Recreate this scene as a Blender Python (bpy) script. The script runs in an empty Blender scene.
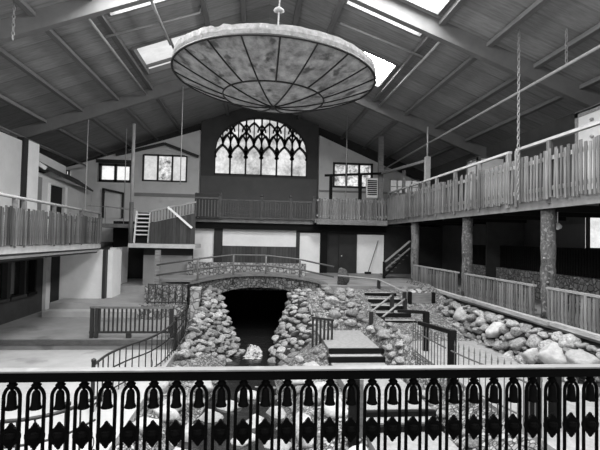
import bpy, bmesh, math, random
from mathutils import Vector, Matrix, noise, Euler
random.seed(7)
R = random.random
def U(a, b): return a + (b - a) * random.random()
def lerp(a, b, t): return a + (b - a) * t
def sm(t):
    t = max(0.0, min(1.0, t)); return t * t * (3 - 2 * t)
def interp(x, xs, ys):
    if x <= xs[0]: return ys[0]
    for i in range(1, len(xs)):
        if x <= xs[i]:
            return lerp(ys[i-1], ys[i], (x - xs[i-1]) / (xs[i] - xs[i-1]))
    return ys[-1]
scene = bpy.context.scene
COL = scene.collection

# ------------------------------------------------------------------ materials
def mat(name, v, rough=.75, var=.25, scale=6.0, stretch=(1, 1, 1), bump=0.0, bscale=None, metallic=0.0, spec=.35, worn=None, detail=6):
    m = bpy.data.materials.new(name); m.use_nodes = True
    nt = m.node_tree; N = nt.nodes; L = nt.links
    b = N['Principled BSDF']
    b.inputs['Roughness'].default_value = rough
    b.inputs['Metallic'].default_value = metallic
    b.inputs['Specular IOR Level'].default_value = spec
    tc = N.new('ShaderNodeTexCoord'); mp = N.new('ShaderNodeMapping')
    mp.inputs['Scale'].default_value = stretch
    L.new(tc.outputs['Object'], mp.inputs['Vector'])
    nz = N.new('ShaderNodeTexNoise'); nz.inputs['Scale'].default_value = scale; nz.inputs['Detail'].default_value = detail
    nz.inputs['Roughness'].default_value = .65
    L.new(mp.outputs[0], nz.inputs['Vector'])
    rp = N.new('ShaderNodeValToRGB')
    rp.color_ramp.elements[0].position = .3; rp.color_ramp.elements[1].position = .7
    lo, hi = v * (1 - var), v * (1 + var)
    rp.color_ramp.elements[0].color = (lo, lo, lo, 1); rp.color_ramp.elements[1].color = (hi, hi, hi, 1)
    L.new(nz.outputs['Fac'], rp.inputs['Fac'])
    out = rp.outputs['Color']
    # each object its own slight tone
    oi = N.new('ShaderNodeObjectInfo'); mr = N.new('ShaderNodeMapRange')
    mr.inputs['To Min'].default_value = 1 - var * .8; mr.inputs['To Max'].default_value = 1 + var * .8
    L.new(oi.outputs['Random'], mr.inputs['Value'])
    mx = N.new('ShaderNodeMix'); mx.data_type = 'RGBA'; mx.blend_type = 'MULTIPLY'; mx.inputs['Factor'].default_value = 1
    L.new(out, mx.inputs['A']); L.new(mr.outputs[0], mx.inputs['B']); out = mx.outputs['Result']
    if worn:
        n2 = N.new('ShaderNodeTexNoise'); n2.inputs['Scale'].default_value = worn[0]; n2.inputs['Detail'].default_value = 8
        L.new(tc.outputs['Object'], n2.inputs['Vector'])
        r2 = N.new('ShaderNodeValToRGB'); r2.color_ramp.elements[0].position = worn[1]; r2.color_ramp.elements[1].position = worn[1] + .1
        L.new(n2.outputs['Fac'], r2.inputs['Fac'])
        m2 = N.new('ShaderNodeMix'); m2.data_type = 'RGBA'
        L.new(r2.outputs['Color'], m2.inputs['Factor']); L.new(out, m2.inputs['A'])
        m2.inputs['B'].default_value = (worn[2],) * 3 + (1,); out = m2.outputs['Result']
    L.new(out, b.inputs['Base Color'])
    if bump:
        bn = N.new('ShaderNodeTexNoise'); bn.inputs['Scale'].default_value = bscale or scale * 3; bn.inputs['Detail'].default_value = 8
        L.new(mp.outputs[0], bn.inputs['Vector'])
        bp = N.new('ShaderNodeBump'); bp.inputs['Strength'].default_value = bump; bp.inputs['Distance'].default_value = .03
        L.new(bn.outputs['Fac'], bp.inputs['Height']); L.new(bp.outputs[0], b.inputs['Normal'])
    return m
def cobble(name, v, scale, var=.5, bump=.9, gap=.25):
    m = mat(name, v, .9, .3, 9, bump=.0); nt = m.node_tree; N = nt.nodes; L = nt.links; b = N['Principled BSDF']
    tc = N.new('ShaderNodeTexCoord')
    ns = N.new('ShaderNodeTexNoise'); ns.inputs['Scale'].default_value = 3
    L.new(tc.outputs['Object'], ns.inputs['Vector'])
    mm = N.new('ShaderNodeMix'); mm.data_type = 'VECTOR'; mm.inputs['Factor'].default_value = .12
    L.new(tc.outputs['Object'], mm.inputs['A']); L.new(ns.outputs['Color'], mm.inputs['B'])
    vo = N.new('ShaderNodeTexVoronoi'); vo.inputs['Scale'].default_value = scale
    ve = N.new('ShaderNodeTexVoronoi'); ve.feature = 'DISTANCE_TO_EDGE'; ve.inputs['Scale'].default_value = scale
    L.new(mm.outputs['Result'], vo.inputs['Vector']); L.new(mm.outputs['Result'], ve.inputs['Vector'])
    bw = N.new('ShaderNodeSeparateColor'); L.new(vo.outputs['Color'], bw.inputs[0])
    mr = N.new('ShaderNodeMapRange'); mr.inputs['To Min'].default_value = v * (1 - var); mr.inputs['To Max'].default_value = v * (1 + var)
    L.new(bw.outputs[0], mr.inputs['Value'])
    er = N.new('ShaderNodeMapRange'); er.inputs['From Max'].default_value = .12; er.inputs['To Min'].default_value = gap
    L.new(ve.outputs['Distance'], er.inputs['Value'])
    mu = N.new('ShaderNodeMath'); mu.operation = 'MULTIPLY'; L.new(mr.outputs[0], mu.inputs[0]); L.new(er.outputs[0], mu.inputs[1])
    L.new(mu.outputs[0], b.inputs['Base Color'])
    bp = N.new('ShaderNodeBump'); bp.inputs['Strength'].default_value = bump; bp.inputs['Distance'].default_value = .06
    L.new(er.outputs[0], bp.inputs['Height']); L.new(bp.outputs[0], b.inputs['Normal'])
    return m
def planks(name, v, axis, width, var=.3, rough=.75, gap=.35):
    """boards laid side by side along an axis, each board its own tone, with thin dark joints"""
    m = mat(name, v, rough, .25, 5, stretch={'x': (3, .4, .4), 'y': (.4, 3, .4), 'z': (.4, .4, 3), 'n': (1, 1, 1)}[axis]); nt = m.node_tree; N = nt.nodes; L = nt.links; b = N['Principled BSDF']
    src = b.inputs['Base Color'].links[0].from_socket
    tc = N.new('ShaderNodeTexCoord'); sp = N.new('ShaderNodeSeparateXYZ'); L.new(tc.outputs['Object'], sp.inputs[0])
    dv = N.new('ShaderNodeMath'); dv.operation = 'DIVIDE'; dv.inputs[1].default_value = width
    L.new(sp.outputs['xyz'.index(axis)], dv.inputs[0])
    fl = N.new('ShaderNodeMath'); fl.operation = 'FLOOR'; L.new(dv.outputs[0], fl.inputs[0])
    fr = N.new('ShaderNodeMath'); fr.operation = 'FRACT'; L.new(dv.outputs[0], fr.inputs[0])
    wn = N.new('ShaderNodeTexWhiteNoise'); wn.noise_dimensions = '1D'; L.new(fl.outputs[0], wn.inputs['W'])
    mr = N.new('ShaderNodeMapRange'); mr.inputs['To Min'].default_value = 1 - var; mr.inputs['To Max'].default_value = 1 + var
    L.new(wn.outputs['Value'], mr.inputs['Value'])
    gt = N.new('ShaderNodeMath'); gt.operation = 'GREATER_THAN'; gt.inputs[1].default_value = .08; L.new(fr.outputs[0], gt.inputs[0])
    g2 = N.new('ShaderNodeMapRange'); g2.inputs['To Min'].default_value = gap; L.new(gt.outputs[0], g2.inputs['Value'])
    mu = N.new('ShaderNodeMath'); mu.operation = 'MULTIPLY'; L.new(mr.outputs[0], mu.inputs[0]); L.new(g2.outputs[0], mu.inputs[1])
    mx = N.new('ShaderNodeMix'); mx.data_type = 'RGBA'; mx.blend_type = 'MULTIPLY'; mx.inputs['Factor'].default_value = 1
    L.new(src, mx.inputs['A']); L.new(mu.outputs[0], mx.inputs['B']); L.new(mx.outputs['Result'], b.inputs['Base Color'])
    return m
def daylight(name, strength, var=.0, scale=3.0, lo=.3, p0=.35, p1=.65):
    """a window pane or skylight with the bright outdoors behind it"""
    m = bpy.data.materials.new(name); m.use_nodes = True; nt = m.node_tree; N = nt.nodes; L = nt.links
    for n in list(N):
        if n.type == 'BSDF_PRINCIPLED': N.remove(n)
    e = N.new('ShaderNodeEmission'); e.inputs['Strength'].default_value = strength
    L.new(e.outputs[0], N['Material Output'].inputs['Surface'])
    if var:
        tc = N.new('ShaderNodeTexCoord'); nz = N.new('ShaderNodeTexNoise'); nz.inputs['Scale'].default_value = scale; nz.inputs['Detail'].default_value = 9
        nz.inputs['Roughness'].default_value = .75
        L.new(tc.outputs['Object'], nz.inputs['Vector'])
        rp = N.new('ShaderNodeValToRGB'); rp.color_ramp.elements[0].position = p0; rp.color_ramp.elements[1].position = p1
        rp.color_ramp.elements[0].color = (lo, lo, lo, 1); rp.color_ramp.elements[1].color = (1, 1, 1, 1)
        L.new(nz.outputs['Fac'], rp.inputs['Fac']); L.new(rp.outputs['Color'], e.inputs['Color'])
    else:
        e.inputs['Color'].default_value = (1, 1, 1, 1)
    return m
M = {}
M['roof'] = planks('roof_boards', .22, 'y', .9, .12, .8, .82)
M['beam'] = mat('beam_paint', .15, .7, .12, 2)
M['purlin'] = mat('purlin_wood', .15, .7, .2, 4, (4, .3, 4))
M['pipe'] = mat('pipe_metal', .30, .45, .1, 5)
M['pipe_dark'] = mat('pipe_dark', .18, .5, .1, 5)
M['chain'] = mat('chain_steel', .25, .4, .1, 5)
M['wall_pale'] = mat('pale_plaster', .60, .8, .08, 1.2, worn=(1.3, .64, .49))
M['wall_grey'] = mat('grey_panel', .24, .8, .10, 1.5)
M['wall_white'] = mat('white_wall', .78, .75, .08, 1.4)
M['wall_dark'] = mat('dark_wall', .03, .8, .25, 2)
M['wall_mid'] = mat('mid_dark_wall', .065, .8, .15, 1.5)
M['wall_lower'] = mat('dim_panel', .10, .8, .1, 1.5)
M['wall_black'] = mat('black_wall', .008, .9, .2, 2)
M['plank_dark'] = planks('dark_planks', .05, 'x', .17, .3)
M['white_trim'] = mat('white_trim', .85, .6, .06, 2)
M['dark_trim'] = mat('dark_trim', .025, .6, .2, 4)
M['picket'] = mat('weathered_picket', .15, .8, .55, 3, (5, 5, .5), bump=.3)
M['picket_left'] = mat('grey_picket', .10, .8, .8, 3, (5, 5, .5), bump=.3)
M['rail_wood'] = mat('pale_rail_wood', .36, .7, .15, 4)
M['rail_grey'] = mat('grey_rail', .28, .6, .15, 4)
M['fascia'] = mat('fascia_wood', .15, .75, .3, 3)
M['fascia_kerb'] = mat('kerb_wood', .30, .8, .35, 3, (4, .5, 4), bump=.4)
M['fascia_pale'] = mat('pale_fascia', .5, .75, .15, 3)
M['log'] = mat('bark_log', .11, .9, .7, 9, (1, 1, .4), bump=1, worn=(13, .54, .20))
M['stone'] = mat('river_stone', .235, .85, .62, 3.5, bump=.8, bscale=7, worn=(2.2, .60, .12))
M['stone_pale'] = mat('pale_boulder', .36, .85, .28, 2.5, bump=.5, bscale=6)
M['mortar_shade'] = cobble('mortar_rubble_shade', .03, 6.5, .55)  # near-black tone paints in the shade between the stones
M['ground'] = cobble('rubble_ground', .22, 14, .6, .9, .22)
M['masonry'] = cobble('rough_masonry', .30, 7, .4)
M['arch_stone'] = cobble('arch_masonry', .15, 9, .4)
M['brick'] = cobble('pale_brick', .34, 5, .3, .7, .5)
M['concrete'] = mat('concrete', .34, .8, .12, 1.6, worn=(1.1, .62, .25))
M['concrete_path'] = mat('path_concrete', .26, .9, .2, 9, bump=.3, bscale=40)
M['concrete_dark'] = mat('patio_concrete', .19, .65, .18, 1.3, worn=(.9, .6, .13))
M['timber_dark'] = mat('dark_timber', .007, .8, .3, 4, (1, 1, 4), spec=.12)
M['timber_mid'] = mat('dim_timber', .085, .8, .3, 4)
M['timber'] = mat('grey_timber', .16, .8, .35, 4, (.6, 4, 4), bump=.3)
M['iron'] = mat('wrought_iron', .018, .5, .2, 6)
M['iron_grey'] = mat('dull_iron', .10, .55, .2, 6)
M['iron_black'] = mat('black_enamel', .002, .6, .2, 6, spec=.03)
M['cap_sheen'] = mat('sheen_cap', .15, .4, .15, 7, worn=(9, .60, .2), spec=.5)  # pale colour stands in for the sheen on top of the black handrail
M['water'] = mat('dark_water', .012, .08, .2, 3, bump=.5, bscale=5, spec=.5)
M['foam'] = mat('white_foam', .30, .6, .5, 6, bump=1, worn=(7, .5, .06))
M['parchment'] = mat('mica_parchment', .27, .6, .5, 4.5, worn=(3.4, .57, .13), detail=14)
M['parchment_band'] = mat('mica_band', .30, .6, .4, 7, worn=(5, .6, .5))
for nm_ in ('parchment', 'parchment_band'):
    nt_ = M[nm_].node_tree; b_ = nt_.nodes['Principled BSDF']; tl = nt_.nodes.new('ShaderNodeBsdfTranslucent'); mxs = nt_.nodes.new('ShaderNodeMixShader')
    nt_.links.new(b_.inputs['Base Color'].links[0].from_socket, tl.inputs['Color']); mxs.inputs[0].default_value = .35
    nt_.links.new(b_.outputs[0], mxs.inputs[1]); nt_.links.new(tl.outputs[0], mxs.inputs[2]); nt_.links.new(mxs.outputs[0], nt_.nodes['Material Output'].inputs['Surface'])
M['shingle'] = planks('shingles', .035, 'y', .3, .4)
M['glass_dark'] = mat('dark_glass', .02, .12, .3, 2, spec=.6)
M['door_panel'] = mat('booth_panel', .55, .6, .06, 2)
M['sky'] = daylight('sky_glow', 20.0)
M['sky_bright'] = daylight('sky_bright', 32.0)
M['sky_soft'] = daylight('sky_glow_hazy', .7, .3, .45, .55, .3, .7)
M['sky_strip'] = daylight('sky_strip', 12.0)
M['gothic'] = daylight('gothic_day', .62, .3, .9, .25, .36, .62)
M['trees'] = daylight('trees_day', .75, .3, 3.2, .10, .38, .62)
M['misty'] = daylight('misty_day', .6, .3, 1.2, .55)
M['hazy'] = daylight('hazy_day', .28, .3, 1.2, .55)
M['curtain'] = daylight('bright_window', .75, .3, 2, .6)

# ------------------------------------------------------------------ mesh helper
class MB:
    def __init__(s): s.v = []; s.f = []; s.smooth = False
    def add(s, vs, fs):
        b = len(s.v); s.v += [Vector(p) for p in vs]; s.f += [tuple(b + i for i in f) for f in fs]; return s
    def box(s, x0, y0, z0, x1, y1, z1):
        x0, x1 = min(x0, x1), max(x0, x1); y0, y1 = min(y0, y1), max(y0, y1); z0, z1 = min(z0, z1), max(z0, z1)
        v = [(x0,y0,z0),(x1,y0,z0),(x1,y1,z0),(x0,y1,z0),(x0,y0,z1),(x1,y0,z1),(x1,y1,z1),(x0,y1,z1)]
        return s.add(v, [(0,3,2,1),(4,5,6,7),(0,1,5,4),(1,2,6,5),(2,3,7,6),(3,0,4,7)])
    def bar(s, p, q, w, h, up=(0, 0, 1)):
        p, q = Vector(p), Vector(q); d = (q - p).normalized(); up = Vector(up)
        if abs(d.dot(up)) > .98: up = Vector((0, 1, 0))
        a = d.cross(up).normalized(); b = a.cross(d)
        v = []
        for c in (p, q):
            for sa, sb in ((-1,-1),(1,-1),(1,1),(-1,1)): v.append(c + a * sa * w / 2 + b * sb * h / 2)
        return s.add(v, [(0,3,2,1),(4,5,6,7),(0,1,5,4),(1,2,6,5),(2,3,7,6),(3,0,4,7)])
    def tube(s, pts, r, n=8, closed=False):
        pts = [Vector(p) for p in pts]; m = len(pts); vs = []; fs = []
        rr = r if isinstance(r, (list, tuple)) else [r] * m
        prev = None
        for i, p in enumerate(pts):
            if closed: d = pts[(i+1) % m] - pts[i-1]
            else: d = pts[min(i+1, m-1)] - pts[max(i-1, 0)]
            d.normalize()
            if prev is None:
                up = Vector((0, 0, 1)) if abs(d.z) < .9 else Vector((0, 1, 0))
                a = d.cross(up).normalized()
            else:
                a = (prev - d * prev.dot(d)).normalized()
            prev = a; b = d.cross(a)
            for k in range(n):
                t = 2 * math.pi * k / n; vs.append(p + (a * math.cos(t) + b * math.sin(t)) * rr[i])
        for i in range(m if closed else m - 1):
            j = (i + 1) % m
            for k in range(n): fs.append((i*n+k, i*n+(k+1)%n, j*n+(k+1)%n, j*n+k))
        if not closed:
            fs.append(tuple(range(n))[::-1]); fs.append(tuple((m-1)*n+k for k in range(n)))
        return s.add(vs, fs)
    def lathe(s, prof, n=14, c=(0, 0, 0), flat=1.0):
        vs = []; fs = []
        for r, z in prof:
            for k in range(n):
                t = 2*math.pi*k/n; vs.append((c[0]+r*math.cos(t), c[1]+r*math.sin(t)*flat, c[2]+z))
        for i in range(len(prof)-1):
            for k in range(n): fs.append((i*n+k, i*n+(k+1)%n, (i+1)*n+(k+1)%n, (i+1)*n+k))
        fs.append(tuple(range(n))[::-1]); fs.append(tuple((len(prof)-1)*n+k for k in range(n)))
        return s.add(vs, fs)
    def prism_xz(s, poly, y0, y1):
        n = len(poly); v = [(x, y0, z) for x, z in poly] + [(x, y1, z) for x, z in poly]
        f = [tuple(range(n)), tuple(range(n, 2*n))[::-1]] + [(i, i+n, (i+1)%n+n, (i+1)%n) for i in range(n)]
        return s.add(v, f)
    def prism_yz(s, poly, x0, x1):
        n = len(poly); v = [(x0, y, z) for y, z in poly] + [(x1, y, z) for y, z in poly]
        f = [tuple(range(n)), tuple(range(n, 2*n))[::-1]] + [(i, i+n, (i+1)%n+n, (i+1)%n) for i in range(n)]
        return s.add(v, f)
    def mesh(s, name, m, off=(0, 0, 0), smooth=False):
        o = Vector(off); me = bpy.data.meshes.new(name)
        me.from_pydata([tuple(p - o) for p in s.v], [], s.f); me.materials.append(m)
        bm = bmesh.new(); bm.from_mesh(me); bmesh.ops.recalc_face_normals(bm, faces=bm.faces); bm.to_mesh(me); bm.free()
        if smooth or s.smooth:
            for p in me.polygons: p.use_smooth = True
        return me
def link(o, parent=None, loc=(0, 0, 0)):
    COL.objects.link(o)
    if parent is not None: o.parent = parent
    o.location = loc
    return o
def S(name, mb, m, label=None, parent=None, smooth=False):
    o = link(bpy.data.objects.new(name, mb.mesh(name, m, smooth=smooth)), parent)
    if parent is None: o['kind'] = 'structure'
    if label: o['label'] = label
    return o
ORG = {}
def T(name, label, cat, loc, group=None, mesh=None, rot=None):
    o = bpy.data.objects.new(name, mesh); link(o, None, loc)
    if rot: o.rotation_euler = rot
    o['label'] = label; o['category'] = cat
    if group: o['group'] = group
    ORG[o.name] = Vector(loc)
    return o
def P(name, mb, m, parent, smooth=False, label=None):
    """a part, built in world coordinates under a thing (or under a part of it)"""
    org = ORG[parent.name]
    o = link(bpy.data.objects.new(name, mb.mesh(name, m, off=org, smooth=smooth)), parent)
    ORG[o.name] = org
    if label: o['label'] = label
    return o
def TM(name, label, cat, mb, m, loc, group=None, smooth=False):
    """a thing that is one mesh, origin at loc"""
    return T(name, label, cat, loc, group, mb.mesh(name, m, off=loc, smooth=smooth))
def rep(name, me, parent, loc, rot=(0, 0, 0), scale=(1, 1, 1)):
    o = bpy.data.objects.new(name, me); link(o, parent, Vector(loc) - ORG[parent.name])
    o.rotation_euler = rot; o.scale = scale; ORG[o.name] = Vector(loc)
    return o

# ------------------------------------------------------------------ camera
CZ = 3.6
def make_camera():
    yaw, pitch, roll = math.radians(5.6723), math.radians(1.7743), math.radians(1.2)
    f = Vector((math.sin(yaw)*math.cos(pitch), math.cos(yaw)*math.cos(pitch), math.sin(pitch)))
    r = Vector((math.cos(yaw), -math.sin(yaw), 0)); u = r.cross(f)
    c, s = math.cos(roll), math.sin(roll)
    r2 = r*c + u*s; u2 = u*c - r*s
    cd = bpy.data.cameras.new('camera'); cd.lens = 27.0; cd.sensor_width = 36.0; cd.clip_start = .05; cd.clip_end = 300
    o = bpy.data.objects.new('camera', cd); COL.objects.link(o)
    m = Matrix((r2, u2, -f)).transposed().to_4x4(); m.translation = (0, 0, CZ); o.matrix_world = m
    scene.camera = o
make_camera()

# ------------------------------------------------------------------ roof
RX, SL, ZB = .33, .375, 11.58
def rz(x): return ZB + .55 - SL * abs(x - RX)
XL, XR = -12.6, 12.8
openx = [(-4.54, -2.04), (2.70, 5.20)]
openy = [(-1.5, 2.0), (3.2, 6.6), (7.4, 8.9), (9.6, 12.55), (13.22, 14.0), (16.4, 18.9)]  # nearest three openings are out of view, added to light the foreground
xs = [XL, -4.54, -2.04, RX, 2.70, 5.20, XR]
ys = sorted({-4.0, 28.6} | {y for a in openy for y in a})
mb = MB()
for i in range(len(xs)-1):
    for j in range(len(ys)-1):
        if (xs[i], xs[i+1]) in openx and (ys[j], ys[j+1]) in openy: continue
        a, b = xs[i], xs[i+1]
        mb.add([(x, y, rz(x) + dz) for dz in (0, .18) for x, y in ((a, ys[j]), (b, ys[j]), (b, ys[j+1]), (a, ys[j+1]))],
               [(0,3,2,1),(4,5,6,7),(0,1,5,4),(1,2,6,5),(2,3,7,6),(3,0,4,7)])
S('ceiling', mb, M['roof'])
n = 0
for (a, b) in openx:
    for k, (y0, y1) in enumerate(openy):
        n += 1
        w = bpy.data.objects.new('window_%d' % n, None); link(w); w['kind'] = 'structure'; ORG[w.name] = Vector((0, 0, 0))
        mb = MB(); z = .14
        mb.add([(a, y0, rz(a)+z), (b, y0, rz(b)+z), (b, y1, rz(b)+z), (a, y1, rz(a)+z)], [(0, 1, 2, 3)])
        soft = (k == 5 and a < 0)
        P('pane', mb, M['sky_soft'] if soft else M['sky_strip'] if k == 4 else M['sky_bright'] if k == 5 else M['sky'], w)
        fr = MB()
        for p, q in (((a, y0), (b, y0)), ((b, y0), (b, y1)), ((b, y1), (a, y1)), ((a, y1), (a, y0))):
            fr.bar((p[0], p[1], rz(p[0])+.05), (q[0], q[1], rz(q[0])+.05), .09, .24)
        if k == 5:
            fr.bar((a, y1-.55, rz(a)+.05), (b, y1-.55, rz(b)+.05), .06, .12)
        if k in (3, 5):
            xm = (a+b)/2; fr.bar((xm, y0, rz(xm)+.08), (xm, y1, rz(xm)+.08), .06, .1)
        P('window_frame', fr, M['beam'], w)
for y, yl in ((12.9, None), (20.5, None)):
    for sx in (-1, 1):
        xe = XL if sx < 0 else XR
        mb = MB().prism_xz([(RX, ZB), (xe, ZB - SL*abs(xe-RX)), (xe, rz(xe)-.002), (RX, rz(RX)-.002)], y-.11, y+.11)
        S('roof_beam', mb, M['beam'])
for x in (-10.7, -9.2, -7.7, -6.2, -4.75, -1.85, -.6, 1.3, 2.55, 5.4, 6.9, 8.4, 9.9, 11.4):
    mb = MB().box(x-.09, 6, rz(x)-.16, x+.09, 28.4, rz(x)-.0-SL*.09)
    S('roof_purlin', mb, M['purlin'])
# pipes under the roof
def pipe(pts, r, label, m='pipe', name='ceiling_pipe'):
    TM(name, label, 'pipe', MB().tube(pts, r, 8), M[m], pts[0], None, True)
pipe([(2.72, 14.95, rz(2.72)-.24), (5.62, 14.75, rz(5.62)-.24)], .035, 'thin cross pipe under the roof right of the round hanging lamp')
pipe([(-4.95, 14.75, rz(-4.95)-.24), (-2.0, 14.95, rz(-2.0)-.24), (-2.0, 14.95, rz(-2)-.02)], .035, 'thin cross pipe under the roof left of the round hanging lamp')
pipe([(5.62, 13.1, rz(5.62)-.28), (5.62, 20.3, rz(5.62)-.28)], .045, 'long conduit under the roof beside the right skylights')
pipe([(-4.95, 13.1, rz(-4.95)-.3), (-4.95, 20.3, rz(-4.95)-.3)], .045, 'long conduit under the roof beside the left skylights')
pipe([(-3.2, 12.9+.2, rz(-3.2)-.3), (-3.2, 16.4, rz(-3.2)-.3)], .045, 'short conduit under the left roof strip above the round lamp')
pipe([(8, 9.2, 8.30), (8, 20, 8.22), (8, 28, 8.12)], .042, 'long pale pipe running under the roof along the right gallery')
pipe([(-9.9, 11, 7.75), (-9.9, 27.3, 7.6)], .05, 'long dark pipe running under the left eaves', 'pipe_dark')

def chain(x, y, z0, z1, label, pitch=.11):
    mb = MB(); k = 0; z = z1
    while z > z0:
        pts = []
        for i in range(10):
            t = 2*math.pi*i/10; a = .032*math.cos(t); b = .07*math.sin(t)
            pts.append((x + (a if k % 2 else 0), y + (0 if k % 2 else a), z - .07 + b))
        mb.tube(pts, .013, 5, True); z -= pitch; k += 1
    TM('hanging_chain', label, 'chain', mb, M['chain'], (x, y, z0), 'hanging chains', True)
chain(7.17, 11.69, 4.86, 9.55, 'long steel chain hanging in front of the right gallery railing')
chain(-6.37, 12.2, 8.68, rz(-6.37)-.01, 'short chain dangling from the roof at upper left')
chain(8.0, 10.9, 8.36, rz(8.0), 'chain holding up the long pale pipe at upper right')
def rod(x, y, z0, z1, label, r=.022):
    TM('hanging_rod', label, 'rod', MB().tube([(x, y, z0), (x, y, z1)], r, 6), M['pipe'], (x, y, z0), 'hanging rods', True)
rod(-7.35, 20.3, 3.3, 8.6, 'thin vertical rod hanging by the dark cottage roof')
rod(-3.36, 20.35, 5.9, 10.3, 'thin vertical rod hanging beside the left gable window')
rod(4.86, 24.05, 5.9, 10.4, 'thin vertical rod hanging before the right gable window')
rod(-6.85, 24.3, 4.2, 9.2, 'thin vertical rod beside the tall pale steel post')

# ------------------------------------------------------------------ big round lamp
lamp = T('hanging_lamp', 'huge shallow round parchment lamp with dark ribs hanging below the roof', 'lamp', (.39, 11.0, 7.50))
lamp.rotation_euler = (0, math.radians(2.2), 0)
lamp.scale = (.965, .965, 1)
def lz(r): return -.66 + .66 * (r/2.52)**1.7
def LP(name, mb, m, parent=lamp, smooth=False):
    o = link(bpy.data.objects.new(name, mb.mesh(name, m, smooth=smooth)), parent); ORG[o.name] = ORG[lamp.name]; return o
mb = MB(); nr, na = 14, 80
vs = []; fs = []
for i in range(nr+1):
    r = 2.52 * max(i, .05) / nr
    for k in range(na):
        t = 2*math.pi*k/na; vs.append((r*math.cos(t), r*math.sin(t), lz(r)))
for i in range(nr):
    for k in range(na): fs.append((i*na+k, i*na+(k+1) % na, (i+1)*na+(k+1) % na, (i+1)*na+k))
vs2 = [(x, y, z+.012) for x, y, z in vs]; b = len(vs)
mb.add(vs + vs2, fs + [tuple(b+i for i in f[::-1]) for f in fs] + [(nr*na+k, nr*na+(k+1) % na, b+nr*na+(k+1) % na, b+nr*na+k) for k in range(na)])
bowl = LP('lamp_shade', mb, M['parchment'], smooth=True)
mb = MB(); vs = []; fs = []
for k in range(160):
    t = 2*math.pi*k/160
    c, s_ = math.cos(t), math.sin(t)
    torn = .05*noise.noise(Vector((c*3, s_*3, 1))) + .03*noise.noise(Vector((c*11, s_*11, 4)))
    d = abs(((t - math.radians(222) + math.pi) % (2*math.pi)) - math.pi)
    if d < .45: torn += .10*noise.noise(Vector((t*14, 2, 3))) + .07*(1-d/.45)
    h = .22 + torn*.6
    vs += [(2.53*c, 2.53*s_, 0), (2.55*c, 2.55*s_, h*.5), (2.54*c, 2.54*s_, h), (2.53*c, 2.53*s_, h), (2.51*c, 2.51*s_, 0)]
for k in range(160):
    j = (k+1) % 160
    for q in range(5): fs.append((k*5+q, j*5+q, j*5+(q+1) % 5, k*5+(q+1) % 5))
LP('rim_band', MB().add(vs, fs), M['parchment_band'], smooth=False)
LP('rim_hoop', MB().tube([(2.54*math.cos(2*math.pi*k/80), 2.54*math.sin(2*math.pi*k/80), 0) for k in range(80)], .028, 6, True), M['iron'], smooth=True)
LP('inner_hoop', MB().tube([(1.28*math.cos(2*math.pi*k/60), 1.28*math.sin(2*math.pi*k/60), lz(1.28)-.012) for k in range(60)], .02, 6, True), M['iron'], smooth=True)
NRIB = 20
for k in range(NRIB):
    t = 2*math.pi*(k+.0)/NRIB
    r0 = .06 if k % 2 == 0 else 1.28
    LP('rib', MB().tube([(r*math.cos(t), r*math.sin(t), lz(r)-.014) for r in [r0 + (2.53-r0)*q/10 for q in range(11)]], .019, 6), M['iron'], smooth=True)
LP('boss', MB().lathe([(.02, -.74), (.09, -.72), (.12, -.67), (.05, -.64)], 16), M['iron'], smooth=True)
mb = MB()
for k in range(4):
    t = math.pi*k/2 + .4; mb.tube([(2.5*math.cos(t), 2.5*math.sin(t), .05), (0, 0, .35)], .01, 5)
LP('suspension_wires', mb, M['pipe_dark'])
LP('stem', MB().tube([(0, 0, -.6), (0, 0, 4.55)], .02, 8), M['pipe_dark'])
LP('canopy_cup', MB().lathe([(.02, 1.85), (.05, 1.83), (.13, 1.77), (.14, 1.74), (.04, 1.71)], 18), M['rail_grey'], smooth=True)

# ------------------------------------------------------------------ shell walls
mb = MB().prism_yz([(-4, -1.2), (28.6, -1.2), (28.6, rz(XL)+.1), (-4, rz(XL)+.1)], XL-.2, XL)
S('wall_left', mb, M['wall_dark'])
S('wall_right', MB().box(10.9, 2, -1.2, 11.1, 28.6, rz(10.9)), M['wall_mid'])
# far wall, with the arched opening of the great window
YW = 28.0
wx0, wx1, wz0 = -2.62, 3.16, 7.45
wc, wh = (wx0+wx1)/2, (wx1-wx0)/2
def archz(x):
    t = min(1, abs(x-wc)/wh); return 9.0 + 2.15*(1 - t**2.0)**.5 if t < 1 else 9.0
mb = MB(); nst = 48
mb.box(-3.45, YW, 1.0, 3.85, YW+.35, wz0)
for k in range(nst):
    a = wx0 + (wx1-wx0)*k/nst; b = wx0 + (wx1-wx0)*(k+1)/nst
    mb.add([(x, y, z) for y in (YW, YW+.35) for x, z in ((a, archz(a)), (b, archz(b)), (b, rz(b)), (a, rz(a)))],
           [(0,1,2,3),(7,6,5,4),(0,4,5,1),(1,5,6,2),(2,6,7,3),(3,7,4,0)])
mb.prism_xz([(-3.45, wz0), (wx0, wz0), (wx0, rz(wx0)), (-3.45, rz(-3.45))], YW, YW+.35)
mb.prism_xz([(wx1, wz0), (3.85, wz0), (3.85, rz(3.85)), (wx1, rz(wx1))], YW, YW+.35)
S('wall_far', mb, M['wall_mid'])
win = bpy.data.objects.new('window_20', None); link(win); win['kind'] = 'structure'; ORG[win.name] = Vector((0, 0, 0))
win['label'] = 'great arched gothic window with dark tracery'
P('pane', MB().add([(wx0-.1, YW+.3, wz0-.1), (wx1+.1, YW+.3, wz0-.1), (wx1+.1, YW+.3, 11.3), (wx0-.1, YW+.3, 11.3)], [(0,1,2,3)]), M['gothic'], win)
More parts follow.
